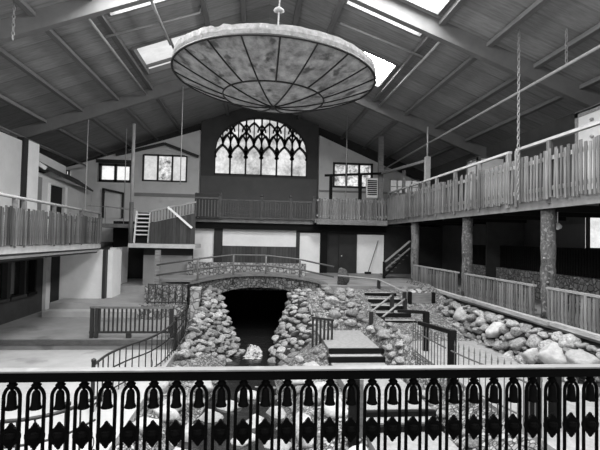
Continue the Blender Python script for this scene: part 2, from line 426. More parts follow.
# tracery: six lancets, interlaced arcs above
tr = MB(); bay = (wx1-wx0)/6
def inside(x, z): return wx0-.02 <= x <= wx1+.02 and z <= archz(x)+.03
def poly(pts, w, d=.16):
    run = []
    for p in pts:
        if inside(*p): run.append(p)
        else:
            seg(run, w, d); run = []
    seg(run, w, d)
def seg(run, w, d):
    for a, b in zip(run, run[1:]):
        tr.bar((a[0], YW+.14, a[1]), (b[0], YW+.14, b[1]), d, w, up=(0, 1, 0)) if False else tr.bar((a[0], YW+.14, a[1]), (b[0], YW+.14, b[1]), w, d, up=(0, 1, 0))
zs = 8.55      # springing of the lancets
def lancet(cx, hw, z0, h, w):
    for s_ in (-1, 1):
        pts = []
        for i in range(9):
            t = i/8; pts.append((cx + s_*hw*(1 - t**1.9), z0 + h*t**.9*1.0))
        poly(pts, w)
for k in range(7):
    x = wx0 + bay*k
    poly([(x, wz0 + (11.4-wz0)*i/24) for i in range(25)], .11 if 0 < k < 6 else .14)
for k in range(6):
    c = wx0 + bay*(k+.5)
    lancet(c, bay/2, zs, .80, .14)
    # cusps on the jambs of each lancet
    for s_ in (-1, 1): poly([(c+s_*bay*.5, zs-.02), (c+s_*bay*.38, zs+.05), (c+s_*bay*.44, zs+.16)], .07)
    poly([(c, zs+.75 + .1*i) for i in range(24)], .07)
    for q in (-.25, .25):
        lancet(c+q*bay, bay*.25, 9.45, .55, .11)
for k in range(1, 6):
    x = wx0 + bay*k
    lancet(x, bay/2, 9.25, .95, .12)
    lancet(x, bay*.25, 10.2, .45, .10)
    poly([(x-.10, 9.05), (x, 9.3), (x+.10, 9.05), (x, 8.85), (x-.10, 9.05)], .12)
for k in range(6):
    c = wx0 + bay*(k+.5); lancet(c, bay/2, 10.0, .8, .11)
poly([(wx0, wz0+.05), (wx1, wz0+.05)], .12)
rim = [(wx0 + (wx1-wx0)*i/60, archz(wx0 + (wx1-wx0)*i/60)-.03) for i in range(61)]
seg(rim, .12, .2)
P('tracery', tr, M['dark_trim'], win)
# wings of the far wall, with gable windows
def wtop(x): return 10.05 - .42*(x-3.86) if x > 0 else 10.06 - .332*(-3.46-x)
S('wall_far_upper', MB().prism_xz([(XL, 6), (11, 6), (11, rz(11)), (RX, rz(RX)), (XL, rz(XL))], 28.4, 28.58), M['wall_dark'])
def wing(name, x0, x1, y, wins, m):
    """a wall in x0..x1 at depth y up to the roof, with rectangular openings (x0,x1,z0,z1) left free"""
    mb = MB(); cuts = sorted({x0, x1} | {v for w in wins for v in w[:2]})
    for a, b in zip(cuts, cuts[1:]):
        w = [q for q in wins if q[0] <= a + 1e-6 and q[1] >= b - 1e-6]
        spans = []
        if w: spans = [(0.9, 0.9, w[0][2], w[0][2]), (w[0][3], w[0][3], wtop(a), wtop(b))]
        else: spans = [(0.9, 0.9, wtop(a), wtop(b))]
        for za0, zb0, za1, zb1 in spans:
            mb.add([(x, yy, z) for yy in (y, y+.46) for x, z in ((a, za0), (b, zb0), (b, zb1), (a, za1))],
                   [(0,1,2,3),(7,6,5,4),(0,4,5,1),(1,5,6,2),(2,6,7,3),(3,7,4,0)])
    return S(name, mb, m)
YG = 27.55
LW = [(-9.36, -7.36, 6.72, 7.86), (-6.79, -4.16, 6.86, 8.48)]
RW = [(4.73, 7.24, 6.86, 8.40), (8.35, 10.3, 6.55, 7.5)]
wing('wall_far_left', XL, -3.45, YG, LW, M['wall_pale'])
wing('wall_far_right', 3.85, 10.9, YG, RW, M['wall_pale'])
def window(nm, x0, x1, z0, z1, panes, panem, framem, fw=.10, y=YG, grid=None, label=None):
    w = bpy.data.objects.new(nm, None); link(w); w['kind'] = 'structure'; ORG[w.name] = Vector((0, 0, 0))
    if label: w['label'] = label
    step = (x1-x0)/panes
    for k in range(panes):
        mb = MB().add([(x0+step*k, y+.15, z0), (x0+step*(k+1), y+.15, z0), (x0+step*(k+1), y+.15, z1), (x0+step*k, y+.15, z1)], [(0,1,2,3)])
        P('pane', mb, panem[k % len(panem)], w)
    fr = MB()
    for k in range(panes+1): fr.box(x0+step*k-fw/2, y-.04, z0-fw/2, x0+step*k+fw/2, y+.12, z1+fw/2)
    fr.box(x0-fw/2, y-.04, z0-fw/2, x1+fw/2, y+.12, z0+fw/2); fr.box(x0-fw/2, y-.04, z1-fw/2, x1+fw/2, y+.12, z1+fw/2)
    if grid:
        for i in range(1, grid[0]): xx = x0+(x1-x0)*i/grid[0]; fr.box(xx-.02, y+.05, z0, xx+.02, y+.1, z1)
        for i in range(1, grid[1]): zz = z0+(z1-z0)*i/grid[1]; fr.box(x0, y+.05, zz-.02, x1, y+.1, zz+.02)
    P('window_frame', fr, framem, w)
window('window_21', -9.2, -7.45, 6.80, 7.76, 2, [M['curtain']], M['dark_trim'], .14, label='two-pane window in a dark frame')
window('window_22', -6.74, -4.2, 6.9, 8.44, 3, [M['misty'], M['trees'], M['misty']], M['dark_trim'], .09, label='three-pane gable window left of the gothic window')
window('window_23', 4.78, 7.2, 6.9, 8.36, 3, [M['trees'], M['trees'], M['trees']], M['dark_trim'], .12, label='three-pane window behind the pergola')
window('window_24', 8.39, 10.26, 6.6, 7.46, 4, [M['hazy']], M['wall_pale'], .06, grid=(4, 2))
S('wall_far_panel', MB().box(-3.4, YW-.06, 4.7, 3.8, YW-.002, 7.36), M['wall_lower'])
# gable trim boards over the three-pane window, skirting bands
S('trim_1', MB().bar((-8.3, YG-.12, 8.35), (-5.5, YG-.12, 9.12), .18, .16).bar((-5.5, YG-.12, 9.12), (-3.5, YG-.12, 8.42), .18, .16), M['dark_trim'])
S('trim_2', MB().prism_xz([(-8.1, 8.26), (-5.5, 8.98), (-3.7, 8.35), (-3.7, 8.3), (-5.5, 8.93-.12), (-8.0, 8.1)], YG-.06, YG-.005), M['wall_pale'])
S('trim_3', MB().box(-7.2, YG-.05, 5.95, -3.45, YG-.004, 6.15), M['wall_grey'])
S('trim_4', MB().box(3.86, YG-.05, 6.55, 8.2, YG-.004, 6.66), M['wall_grey'])
S('trim_5', MB().box(-9.45, YG-.05, 7.86, -7.25, YG-.004, wtop(-9.45)), M['dark_trim'])
dr = bpy.data.objects.new('door_1', None); link(dr); dr['kind'] = 'structure'; ORG[dr.name] = Vector((0, 0, 0))
P('door_frame', MB().box(-9.0, YG-.14, 4.6, -8.88, YG-.01, 6.3).box(-7.88, YG-.14, 4.6, -7.76, YG-.01, 6.1).bar((-9.0, YG-.08, 6.30), (-7.76, YG-.08, 6.05), .12, .13), M['dark_trim'], dr)
P('door_panel', MB().box(-8.88, YG-.05, 4.6, -7.88, YG-.01, 6.05), M['wall_pale'], dr)

# ------------------------------------------------------------------ far ground floor, under the gallery
YB = 25.2
def panel(name, x0, x1, z0, z1, m, y=YB, d=.12, kindlabel=None):
    return S(name, MB().box(x0, y, z0, x1, y+d, z1), m, kindlabel)
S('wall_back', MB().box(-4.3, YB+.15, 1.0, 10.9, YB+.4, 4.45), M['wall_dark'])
panel('wall_panel', -4.15, -3.45, 1.2, 3.1, M['wall_grey'])
panel('wall_panel', -3.35, -2.26, 1.2, 4.4, M['wall_white'])
panel('trim_6', -2.24, -1.80, 1.2, 4.4, M['dark_trim'], YB-.1)
panel('trim_21', -4.3, 7.4, 4.06, 4.42, M['timber_dark'], YB-.3, .2)
panel('wall_panel', -1.78, 2.30, 3.14, 4.1, M['wall_white'])
panel('door_2', -1.78, 2.30, 1.3, 3.12, M['plank_dark'], YB-.02)
panel('trim_7', 2.30, 2.5, 1.2, 4.4, M['dark_trim'], YB-.1)
panel('wall_panel', 2.5, 3.66, 1.2, 3.95, M['wall_white'])
panel('trim_8', 3.66, 4.05, 1.2, 4.5, M['timber_dark'], YB-.2, .25)
d3 = S('door_3', MB().box(4.75, YB, 1.7, 5.75, YB+.1, 3.9), M['wall_dark'])
ORG[d3.name] = Vector((0, 0, 0))
P('door_handle', MB().lathe([(.0, 0), (.03, .02), (.03, .06), (0, .08)], 10, (4.9, YB-.06, 2.65)), M['white_trim'], d3)
panel('wall_panel', 5.80, 7.35, 1.55, 3.92, M['wall_white'])
S('masonry_wall', MB().box(-4.2, 21.6, .9, 3.0, 21.9, 2.55), M['masonry']) if False else None
S('wall_parapet', MB().box(-3.3, 22.6, 1.0, 2.6, 22.9, 2.35), M['masonry'])

# ------------------------------------------------------------------ terrace and floors
S('floor_terrace', MB().box(-4.3, 20.1, 1.62, 7.4, YB+.1, 1.72), M['concrete_dark'])
S('floor_walkway', MB().box(7.4, 5.5, 1.45, 10.9, 27.5, 1.7), M['concrete_dark'])
S('floor', MB().box(XL, 2.2, -1.0, -2.3, 14.35, .1), M['concrete'])
S('floor_patio', MB().box(XL, 14.35, -.6, -2.46, 18.1, .42).box(XL, 18.1, -.6, -8.0, 22.5, .42), M['concrete_dark'])
S('trim_9', MB().box(XL, 14.30, .26, -2.46, 14.37, .40), M['timber_mid'])
S('floor_step', MB().box(-8.0, 18.1, -.6, -4.4, 18.7, .64), M['concrete'])
S('floor_landing', MB().box(-8.0, 18.7, -.6, -4.4, 22.5, .88), M['concrete'])
S('floor_passage', MB().box(XL, 22.5, -.6, -4.3, 27.5, 1.15), M['concrete'])
S('floor_base', MB().box(-13, 2.2, -1.3, 11, 28.6, -1.05), M['wall_dark'])
S('wall_terrace_face', MB().box(-4.38, 18.75, .3, -2.7, 19.2, 1.62), M['masonry'])
# tunnel under the terrace
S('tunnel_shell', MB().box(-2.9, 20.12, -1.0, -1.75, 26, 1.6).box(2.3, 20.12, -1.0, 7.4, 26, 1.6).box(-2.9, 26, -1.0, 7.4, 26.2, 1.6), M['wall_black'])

# ------------------------------------------------------------------ garden ground
def stream_x(y): return interp(y, [5, 9, 12, 15, 19], [-.3, -.2, -.05, .05, .25])
def stream_w(y): return interp(y, [5, 9, 12, 15, 17, 19], [.95, .9, .62, .55, .9, 1.7])
def ground(x, y):
    xs_, hw = stream_x(y), stream_w(y)
    bed = -.62 + .0*y
    hl = interp(y, [5, 12, 14, 15.5, 17, 18.4], [-.0, -.05, -.05, -.05, .25, .9])
    if y > 18.6: hl = 1.5
    if x < xs_:
        d = (xs_ - hw - x)
        return lerp(bed, hl, sm(d/1.1))
    # right side profile
    near = interp(y, [5, 8.0, 8.1, 8.8, 9.0, 12.0, 12.2, 12.5, 12.7, 14.9, 17.3, 18.4], [-.12, -.1, .0, .02, .1, .1, .25, .3, .48, .5, 1.5, 1.6])
    mound = interp(y, [5, 10, 11.5, 14, 15, 17.5], [.25, .3, .95, 1.15, 1.1, 1.62])
    path = interp(y, [5, 12.5, 15.5, 17.5], [.55, .57, .95, 1.6])
    pts = [(xs_+hw, bed), (xs_+hw+interp(y, [13, 15, 18], [.55, .85, .6]), interp(y, [5, 9, 13, 15, 18.3, 18.6], [-.2, -.05, .1, -.15, .7, 1.5])), (2.1, near), (3.6, near), (4.05, mound), (4.4, path), (6.8, path), (7.1, path+.3), (7.5, 1.45)]
    pts = sorted(pts, key=lambda p: p[0])
    return interp(x, [p[0] for p in pts], [p[1] for p in pts])
mb = MB(); gx, gy = 90, 120
X0, X1, Y0, Y1 = -2.55, 7.5, 4.0, 20.1
for j in range(gy+1):
    for i in range(gx+1):
        x = X0+(X1-X0)*i/gx; y = Y0+(Y1-Y0)*j/gy
        z = ground(x, y) + .05*noise.noise(Vector((x*1.7, y*1.7, 0))) + .03*noise.noise(Vector((x*5, y*5, 3)))
        if 2.1 <= x <= 3.6 and y < 15: z = ground(x, y) - .03
        if 4.45 <= x <= 6.75 and y < 13.9: z = ground(x, y) - .03
        if y > 18.6 and -1.5 < x < 2.0: z = min(z, -.6)
        mb.v.append(Vector((x, y, z)))
for j in range(gy):
    for i in range(gx):
        a = j*(gx+1)+i; mb.f.append((a, a+1, a+gx+2, a+gx+1))
S('floor_garden', mb, M['ground'], smooth=True)
# stepped path
for y0, y1, z, nm in ((12.5, 15.0, .56, 0), (12.15, 12.5, .42, 1), (8.7, 12.15, .28, 2), (8.3, 8.7, .18, 3), (5.0, 8.3, 0.05, 4)):
    S('floor_path', MB().box(2.12, y0+.06, z-.5, 3.58, y1, z), M['concrete_path'])
def edging(p, q, label, w=.1, h=.17):
    TM('timber_edging', label, 'timber', MB().bar(p, q, w, h), M['timber_dark'], p)
edging((2.12, 12.49, .50), (3.68, 12.49, .50), 'dark timber step edge at the top of the garden path', .1, .13)
edging((2.05, 12.13, .35), (3.62, 12.13, .35), 'dark timber step edge second down on the garden path', .1, .14)
edging((2.13, 8.68, .21), (3.62, 8.68, .21), 'dark timber step edge seen through the front railing', .1, .13)
edging((2.13, 8.28, .09), (3.62, 8.28, .09), 'lowest dark timber step edge seen through the front railing', .1, .13)
S('floor_side_path', MB().box(4.42, 5.0, .1, 6.75, 13.9, .62), M['concrete_path'])
# water
S('water', MB().add([(stream_x(y)+s_*(stream_w(y)+.35), y, -.5) for y in (4, 6, 9, 12, 15, 17, 19, 25.9) for s_ in (-1, 1)], [(2*i, 2*i+1, 2*i+3, 2*i+2) for i in range(7)]), M['water'])
mb = MB(); vs = []; fs = []
for j in range(15):
    for i in range(10):
        t = j/14; wd = .2 + .26*t + .08*noise.noise(Vector((t*6, 0, 1))); x = .02 + wd*(2*i/9-1) + .04*math.sin(t*5); y = 16.3 - .9*t + .15*noise.noise(Vector((i*.9, 3, 1)))
        z = lerp(-.22, -.48, sm(t*1.3)) + .10*noise.noise(Vector((x*11, y*11, 0))) - .3*abs(i/9-.5)**2
        vs.append((x, y, z))
for j in range(14):
    for i in range(9): a = j*10+i; fs.append((a, a+1, a+11, a+10))
wf = TM('waterfall', 'small white cascade splashing into the dark stream', 'waterfall', MB().add(vs, fs), M['foam'], (0, 16, -.5), None, True); wf['kind'] = 'stuff'

# ------------------------------------------------------------------ stones
def rock_mesh(name, m, seed, rough=.22, flat=.75):
    bm = bmesh.new(); bmesh.ops.create_icosphere(bm, subdivisions=3, radius=1)
    o = Vector((seed*7.3, seed*3.1, seed*1.7))
    planes = []
    rnd = random.Random(seed)
    for _ in range(9):
        v = Vector((rnd.uniform(-1, 1), rnd.uniform(-1, 1), rnd.uniform(-1, 1))).normalized(); planes.append((v, rnd.uniform(.62, .92)))
    for v in bm.verts:
        p = v.co.copy()
        for nrm, d in planes:
            e = p.dot(nrm) - d
            if e > 0: p -= nrm*e*.85
        p *= 1 + rough*noise.noise(p*1.3 + o) + .06*noise.noise(p*4 + o)
        p.z *= flat; v.co = p
    me = bpy.data.meshes.new(name); bm.to_mesh(me); bm.free(); me.materials.append(m)
    for p in me.polygons: p.use_smooth = True
    return me
STONE = [rock_mesh('stone', M['stone'], i+1) for i in range(8)]
PALE = [rock_mesh('boulder', M['stone_pale'], i+31, .25, .8) for i in range(6)]
def hull_thing(name, label, cat, pts, m, loc):
    bm = bmesh.new()
    for p in pts: bm.verts.new(Vector(p) - Vector(loc))
    bmesh.ops.convex_hull(bm, input=bm.verts); bmesh.ops.triangulate(bm, faces=bm.faces)
    bmesh.ops.delete(bm, geom=[v for v in bm.verts if not v.link_faces], context='VERTS')
    bm.normal_update()
    t = T(name, label, cat, loc)
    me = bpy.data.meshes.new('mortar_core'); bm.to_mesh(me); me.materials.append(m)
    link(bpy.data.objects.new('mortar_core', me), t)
    tris = [([v.co + Vector(loc) for v in f.verts], f.normal.copy(), f.calc_area()) for f in bm.faces]
    bm.free(); return t, tris
LOWSTONE = []
def cover(t, tris, n, r0, r1, ok, meshes, tight=.62, seed=1, pre=()):
    rnd = random.Random(seed); use = [q for q in tris if ok(q[1])]
    tot = sum(q[2] for q in use); placed = []; tries = 0
    for k, (p, r) in enumerate(pre):
        placed.append((Vector(p), r)); rep('boulder', PALE[k % 6], t, p, (.2*k, .3, 1.1*k), (r*1.1, r*1.15, r*.95))
    while len(placed) < n and tries < 9000:
        tries += 1; u = rnd.random()*tot
        for vs, nr_, ar in use:
            u -= ar
            if u <= 0: break
        a, b = rnd.random(), rnd.random()
        if a+b > 1: a, b = 1-a, 1-b
        p = vs[0] + (vs[1]-vs[0])*a + (vs[2]-vs[0])*b
        r = lerp(r1, r0, min(1, tries/2500)**.6) * rnd.uniform(.85, 1.15)
        if any((p-q).length < (r+s_)*tight*1.35 for q, s_ in placed): continue
        placed.append((p, r))
        yawr = rnd.uniform(0, 6.28)
        rot = (rnd.uniform(-.4, .4), rnd.uniform(-.4, .4), yawr)
        rep('stone', rnd.choice(meshes), t, p, rot, (r*rnd.uniform(.95, 1.3), r*rnd.uniform(.8, 1.05), r*rnd.uniform(.6, .9)))
    return placed
def low_rock(seed):
    bm = bmesh.new(); bmesh.ops.create_icosphere(bm, subdivisions=2, radius=1); o = Vector((seed*3.3, seed, 2))
    vs = []
    for v in bm.verts:
        p = v.co.copy(); p *= 1 + .35*noise.noise(p*1.4 + o); p.z *= .75; vs.append(p)
    fs = [tuple(v.index for v in f.verts) for f in bm.faces]; bm.free(); return vs, fs
LOW = [low_rock(k) for k in range(5)]
def fill(t, tris, n, r0, r1, ok, placed, seed):
    # the many small stones wedged between the big ones
    rnd = random.Random(seed); use = [q for q in tris if ok(q[1])]; tot = sum(q[2] for q in use); mb = MB(); k = 0; tries = 0; mine = []
    while k < n and tries < n*30:
        tries += 1; u = rnd.random()*tot
        for vs, nr_, ar in use:
            u -= ar
            if u <= 0: break
        a, b = rnd.random(), rnd.random()
        if a+b > 1: a, b = 1-a, 1-b
        p = vs[0] + (vs[1]-vs[0])*a + (vs[2]-vs[0])*b; r_ = rnd.uniform(r0, r1)
        if any((p-q).length < s_*.95 for q, s_ in placed) or any((p-q).length < (r_+s_)*.75 for q, s_ in mine): continue
        mine.append((p, r_)); k += 1
        e = Euler((rnd.uniform(-.5, .5), rnd.uniform(-.5, .5), rnd.uniform(0, 6.28))).to_matrix()
        vv, ff = rnd.choice(LOW)
        mb.add([p + e @ Vector((q.x*r_*1.2, q.y*r_, q.z*r_)) for q in vv], ff)
    o = P('small_stones', mb, M['stone'], t, True); o['kind'] = 'stuff'
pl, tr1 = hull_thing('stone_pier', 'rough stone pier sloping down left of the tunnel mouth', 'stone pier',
    [(-1.85,18.7,1.5),(-1.45,18.7,1.45),(-1.85,18.1,1.4),(-1.55,18.4,1.3),(-1.25,18.2,.63),(-.9,17.6,0),(-.38,16.45,-.55),(-1.15,14.4,-.5),(-2.0,13.1,-.1),(-2.08,13.6,.1),(-1.95,15.7,.55),(-1.8,17.2,1.0),(-1.85,18.72,-.8),(-1.2,18.72,-.8),(-2.05,13.3,-.8),(-.45,16.4,-.8)], M['mortar_shade'], (-1.5, 16.3, -.8))
OK_ = lambda q: q.y < .3 and q.z > -.2 and q.x > -.8 or q.z > .5
fill(pl, tr1, 70, .055, .11, OK_, cover(pl, tr1, 98, .10, .20, OK_, STONE, .56, 3), 3)
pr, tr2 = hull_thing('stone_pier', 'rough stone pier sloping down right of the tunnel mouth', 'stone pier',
    [(1.62,18.72,1.48),(2.36,18.72,1.45),(1.66,18.3,1.4),(2.3,18.3,1.4),(1.35,18.3,.6),(1.2,17,.25),(.58,15.3,-.5),(1.5,13.75,-.3),(1.72,14.2,.15),(2.15,16,.95),(2.0,14.8,.3),(2.36,18.72,-.8),(1.35,18.72,-.8),(1.5,13.75,-.8),(.62,15.3,-.8)], M['mortar_shade'], (1.6, 16.3, -.8))
OK_ = lambda q: q.y < .3 and q.z > -.2 and q.x < .8 or q.z > .5
fill(pr, tr2, 70, .055, .11, OK_, cover(pr, tr2, 95, .10, .19, OK_, STONE, .56, 5), 5)
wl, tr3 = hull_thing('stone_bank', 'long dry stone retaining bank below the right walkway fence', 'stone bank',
    [(7.38,7.6,1.50),(7.38,16.2,1.50),(7.1,7.6,1.44),(7.1,16.2,1.44),(6.75,7.6,.5),(6.72,13.6,.5),(6.78,16.2,.8),(7.38,7.6,.1),(7.38,16.2,.1),(6.75,7.6,.1),(6.78,16.2,.1)], M['mortar_shade'], (7.1, 13, .1))
OK_ = lambda q: q.x < -.3 and q.z > -.2
fill(wl, tr3, 240, .055, .11, OK_, cover(wl, tr3, 99, .11, .24, OK_, STONE, .48, 9, [((6.92, 9.7, 1.05), .40), ((6.95, 8.8, 1.1), .36), ((6.85, 10.5, .85), .27), ((6.9, 12.3, 1.1), .30), ((6.95, 14.6, 1.15), .27)]), 9)
# loose rocks, each its own object
ROCKS = []
FREE = []    # circles kept clear: (x, y, r)
def rocks(group, label, n, pick, r0, r1, meshes, sink=.25, seed=1, name='rock', tight=1.0, cat='rock'):
    rnd = random.Random(seed); k = 0; tries = 0
    while k < n and tries < n*140:
        tries += 1
        x, y = pick(rnd)
        r = lerp(r1, r0, min(1, tries/(n*30.0))**.5)*rnd.uniform(.85, 1.1)
        z = ground(x, y)
        e = .25
        slope = max(abs(ground(x+e, y)-ground(x-e, y)), abs(ground(x, y+e)-ground(x, y-e)))/(2*e)
        p = Vector((x, y, z))
        if any((p-q).length < (r+s_)*tight for q, s_ in ROCKS): continue
        if any(abs(x-a) < c+r*.9 and abs(y-b) < d+r*.9 for a, b, c, d in FREE): continue
        ROCKS.append((p, r)); k += 1
        o = bpy.data.objects.new(name, rnd.choice(meshes)); link(o, None, (x, y, z + r*.75*(.5-sink)))
        o.rotation_euler = (rnd.uniform(-.3, .3), rnd.uniform(-.3, .3), rnd.uniform(0, 6.28))
        o.scale = (r*rnd.uniform(.95, 1.15), r*rnd.uniform(.78, .98), r*rnd.uniform(.7, 1.0))
        o['label'] = label; o['category'] = cat; o['group'] = group
FREE += [(0, 19, 3, .7), (2.85, 10, .78, 5.1), (5.6, 9, 1.0, 4.6), (2.08, 13.6, .5, .2), (4.25, 9.0, .28, 2.6), (1.84, 8.3, .25, .5), (4.7, 12.1, .2, .2), (0, 15.9, .4, .8), (6.3, 16.6, .68, .8), (4.88, 15.9, .95, 2.3), (-1.4, 16, 1.0, 3.0), (1.3, 16.2, 1.1, 2.6)]
def rect(x0, x1, y0, y1): return lambda q: (q.uniform(x0, x1), q.uniform(y0, y1))
rocks('rocks beside the garden steps', 'grey rock in the mound beside the garden steps', 30, rect(3.68, 4.4, 9.5, 14.4), .10, .26, STONE, .2, 13, tight=1.0)
rocks('rocks at the head of the path', 'flat grey rock in the slope below the terrace edge', 52, rect(1.9, 4.6, 15.1, 17.9), .10, .27, STONE, .2, 14, tight=1.0)
rocks('pale rocks along the near stream', 'pale rounded rock beside the near stream, seen through the front railing', 34, rect(-2.2, 1.9, 6.5, 12.2), .14, .34, PALE, .2, 15, tight=1.12)
rocks('grey rocks along the near stream', 'grey rock in the near streambed, seen through the front railing', 44, rect(-2.2, 2.0, 7, 13.6), .08, .18, STONE, .2, 26, tight=1.15)
rocks('rocks beside the spiked fence', 'grey rock along the foot of the spiked iron fence', 14, rect(3.7, 3.98, 6.2, 9.6), .09, .17, STONE, .2, 17, tight=1.2)
rocks('stones in the tunnel stream', 'small dark-set stone in the stream at the tunnel mouth', 14, rect(-.3, 1.0, 16.9, 18.5), .07, .14, STONE, .1, 18, tight=1.2)
rocks('stones left of the terrace stairs', 'grey rock at the top of the bank beside the dark stairs', 6, rect(5.7, 6.9, 17.2, 17.9), .12, .2, STONE, .2, 19, tight=.95)

o = bpy.data.objects.new('rock', rock_mesh('rock', M['log'], 77, .25, 1.0)); link(o, None, (3.72, 18.8, 2.0)); o.scale = (.28, .25, .42)
o['label'] = 'tall dark rounded rock standing on the terrace edge right of the bridge'; o['category'] = 'rock'
# ------------------------------------------------------------------ bridge
br = T('footbridge', 'arched footbridge over the stone tunnel mouth', 'bridge', (.2, 19.3, 1.7))
def dz(x): return 1.74 + .38*(1 - min(1, abs(x-.25)/2.8)**2)
def tz(x): return .95 + .60*max(0, 1-((x-.25)/1.95)**2)**.5
nb = 40; xs = [-2.6 + 5.7*i/nb for i in range(nb+1)]
mb = MB()
for a, b in zip(xs, xs[1:]):
    mb.add([(x, y, z) for y in (18.75, 20.1) for x, z in ((a, dz(a)-.09), (b, dz(b)-.09), (b, dz(b)), (a, dz(a)))],
           [(0,1,2,3),(7,6,5,4),(0,4,5,1),(1,5,6,2),(2,6,7,3),(3,7,4,0)])
P('deck', mb, M['fascia'], br)
mb = MB()
for a, b in zip(xs, xs[1:]):
    za = tz(a) if abs(a-.25) < 1.95 else .4; zb = tz(b) if abs(b-.25) < 1.95 else .4
    mb.add([(x, y, z) for y in (18.85, 20.05) for x, z in ((a, za), (b, zb), (b, dz(b)-.092), (a, dz(a)-.092))],
           [(0,1,2,3),(7,6,5,4),(0,4,5,1),(1,5,6,2),(2,6,7,3),(3,7,4,0)])
P('stone_arch', mb, M['arch_stone'], br)
railp = [(-3.95, 2.42), (-2.3, 2.70), (-.86, 2.88), (.48, 2.88), (1.9, 2.74), (3.35, 2.45)]
for dzv in (0, -.42):
    P('handrail', MB().tube([(x, 18.82, z+dzv) for x, z in railp], .035, 8), M['iron_grey'], br, True)
for x, z in railp[1:-1]:
    P('post', MB().tube([(x, 18.82, dz(x)-.35), (x, 18.82, z)], .04, 8), M['iron_grey'], br, True)
pp = T('timber_post', 'weathered timber post at the left end of the bridge rail', 'post', (-4.02, 19.3, .88))
P('shaft', MB().box(-4.12, 19.25, .88, -3.92, 19.45, 3.01), M['timber'], pp)
pl2 = TM('brick_post', 'short pale brick post at the left foot of the bridge', 'pillar', MB().box(-2.36, 17.45, .1, -2.04, 17.85, 1.58).box(-2.4, 17.41, 1.58, -2.0, 17.89, 1.66), M['brick'], (-2.2, 17.6, .1))

# ------------------------------------------------------------------ generic railings
def picket_mesh(name, w, h, t, m, pointed=False):
    mb = MB(); mb.box(-w/2, -t/2, 0, w/2, t/2, h)
    return mb.mesh(name, m)
# right gallery deck
S('floor_gallery', MB().box(7.4, 5.0, 4.62, 10.9, 27.5, 4.84), M['fascia'])
S('trim_10', MB().box(7.30, 5.0, 4.50, 7.398, 24.2, 4.80), M['fascia'])
S('floor_gallery_far', MB().box(3.2, 24.2, 4.50, 7.4, 27.5, 4.72), M['fascia'])
S('floor_gallery_centre', MB().box(-3.3, 24.75, 4.42, 3.2, 27.5, 4.62), M['fascia'])
gr = T('gallery_railing', 'long weathered picket railing along the edge of the right gallery', 'railing', (7.3, 15, 4.8))
pk = picket_mesh('picket', .085, 1.2, .025, M['picket'])
y = 8.45; k = 0; far = MB()
while y < 24.1:
    y += .131
    if abs(y - 12.0) < .05: continue
    zz = 4.74 + U(-.04, .02)
    if k < 98:
        rep('picket', pk, gr, (7.235 + U(-.012, .012), y, zz), (U(-.03, .03), U(-.02, .02), math.pi/2 + U(-.12, .12)), (U(.75, 1.1), 1, U(.97, 1.03)))
    else: far.box(7.222, y-.042, zz, 7.247, y+.042, zz + 1.2)
    k += 1
fo = P('far_pickets', far, M['picket'], gr); fo['kind'] = 'stuff'
for y0, y1 in ((8.3, 12.0), (12.35, 19.1), (19.3, 24.1)):
    P('top_rail', MB().bar((7.33, y0, 6.24), (7.33, y1, 6.24), .11, .07), M['rail_wood'], gr)
P('bottom_rail', MB().bar((7.29, 8.3, 5.0), (7.29, 24.1, 5.0), .05, .10), M['rail_wood'], gr)
P('middle_rail', MB().bar((7.29, 8.3, 5.75), (7.29, 24.1, 5.75), .05, .10), M['rail_wood'], gr)
for yy in (8.6, 10.55, 11.95, 12.4, 14.1, 15.9, 17.6, 19.05, 21.0, 22.6, 24.05):
    P('post', MB().box(7.25, yy-.055, 4.62, 7.36, yy+.055, 6.21), M['picket'], gr)
# far gallery railings
fr_ = T('gallery_railing', 'picket railing of the far gallery under the three-pane window', 'railing', (5.2, 24.15, 4.7))
pk2 = picket_mesh('picket', .125, 1.12, .025, M['picket'])
x = 3.42
while x < 7.1:
    rep('picket', pk2, fr_, (x, 24.12, 4.72 + U(-.03, .02)), (0, U(-.02, .02), 0), (U(.8, 1.05), 1, U(.96, 1.03))); x += .158
P('bottom_rail', MB().bar((3.3, 24.16, 4.9), (7.2, 24.16, 4.9), .05, .09), M['rail_wood'], fr_)
P('top_rail', MB().bar((3.3, 24.16, 5.72), (7.2, 24.16, 5.72), .05, .09), M['rail_grey'], fr_)
P('scalloped_fascia', MB().box(3.3, 24.08, 4.42, 7.2, 24.19, 4.70), M['fascia'], fr_)
cr = T('gallery_railing', 'low dark railing of the centre gallery below the gothic window', 'railing', (0, 24.65, 4.6))
bl = MB().box(-.022, -.022, 0, .022, .022, .95).mesh('baluster', M['timber_mid'])
x = -3.1
while x < 3.2:
    rep('baluster', bl, cr, (x, 24.65, 4.66)); x += .135
P('top_rail', MB().bar((-3.2, 24.65, 5.64), (3.25, 24.65, 5.64), .10, .08), M['timber_mid'], cr)
P('bottom_rail', MB().bar((-3.2, 24.65, 4.68), (3.25, 24.65, 4.68), .07, .07), M['timber_mid'], cr)
for x in (-3.2, -1.9, .33, 1.9, 3.2):
    P('post', MB().box(x-.07, 24.58, 4.6, x+.07, 24.72, 5.85).lathe([(.05, 0), (.09, .05), (.06, .12), (0, .14)], 8, (x, 24.65, 5.85)), M['timber_mid'], cr)
bx = T('railing_screen', 'dark slatted screen at the left end of the centre gallery railing', 'screen', (-2.7, 24.5, 4.62))
P('backing', MB().box(-3.25, 24.48, 4.64, -2.0, 24.52, 5.95), M['dark_trim'], bx)
mb = MB()
for k in range(8): mb.box(-3.2+.165*k, 24.44, 4.7, -3.15+.165*k, 24.478, 5.6)
mb.box(-3.25, 24.42, 5.65, -2.0, 24.478, 5.73)
P('slats', mb, M['timber'], bx)

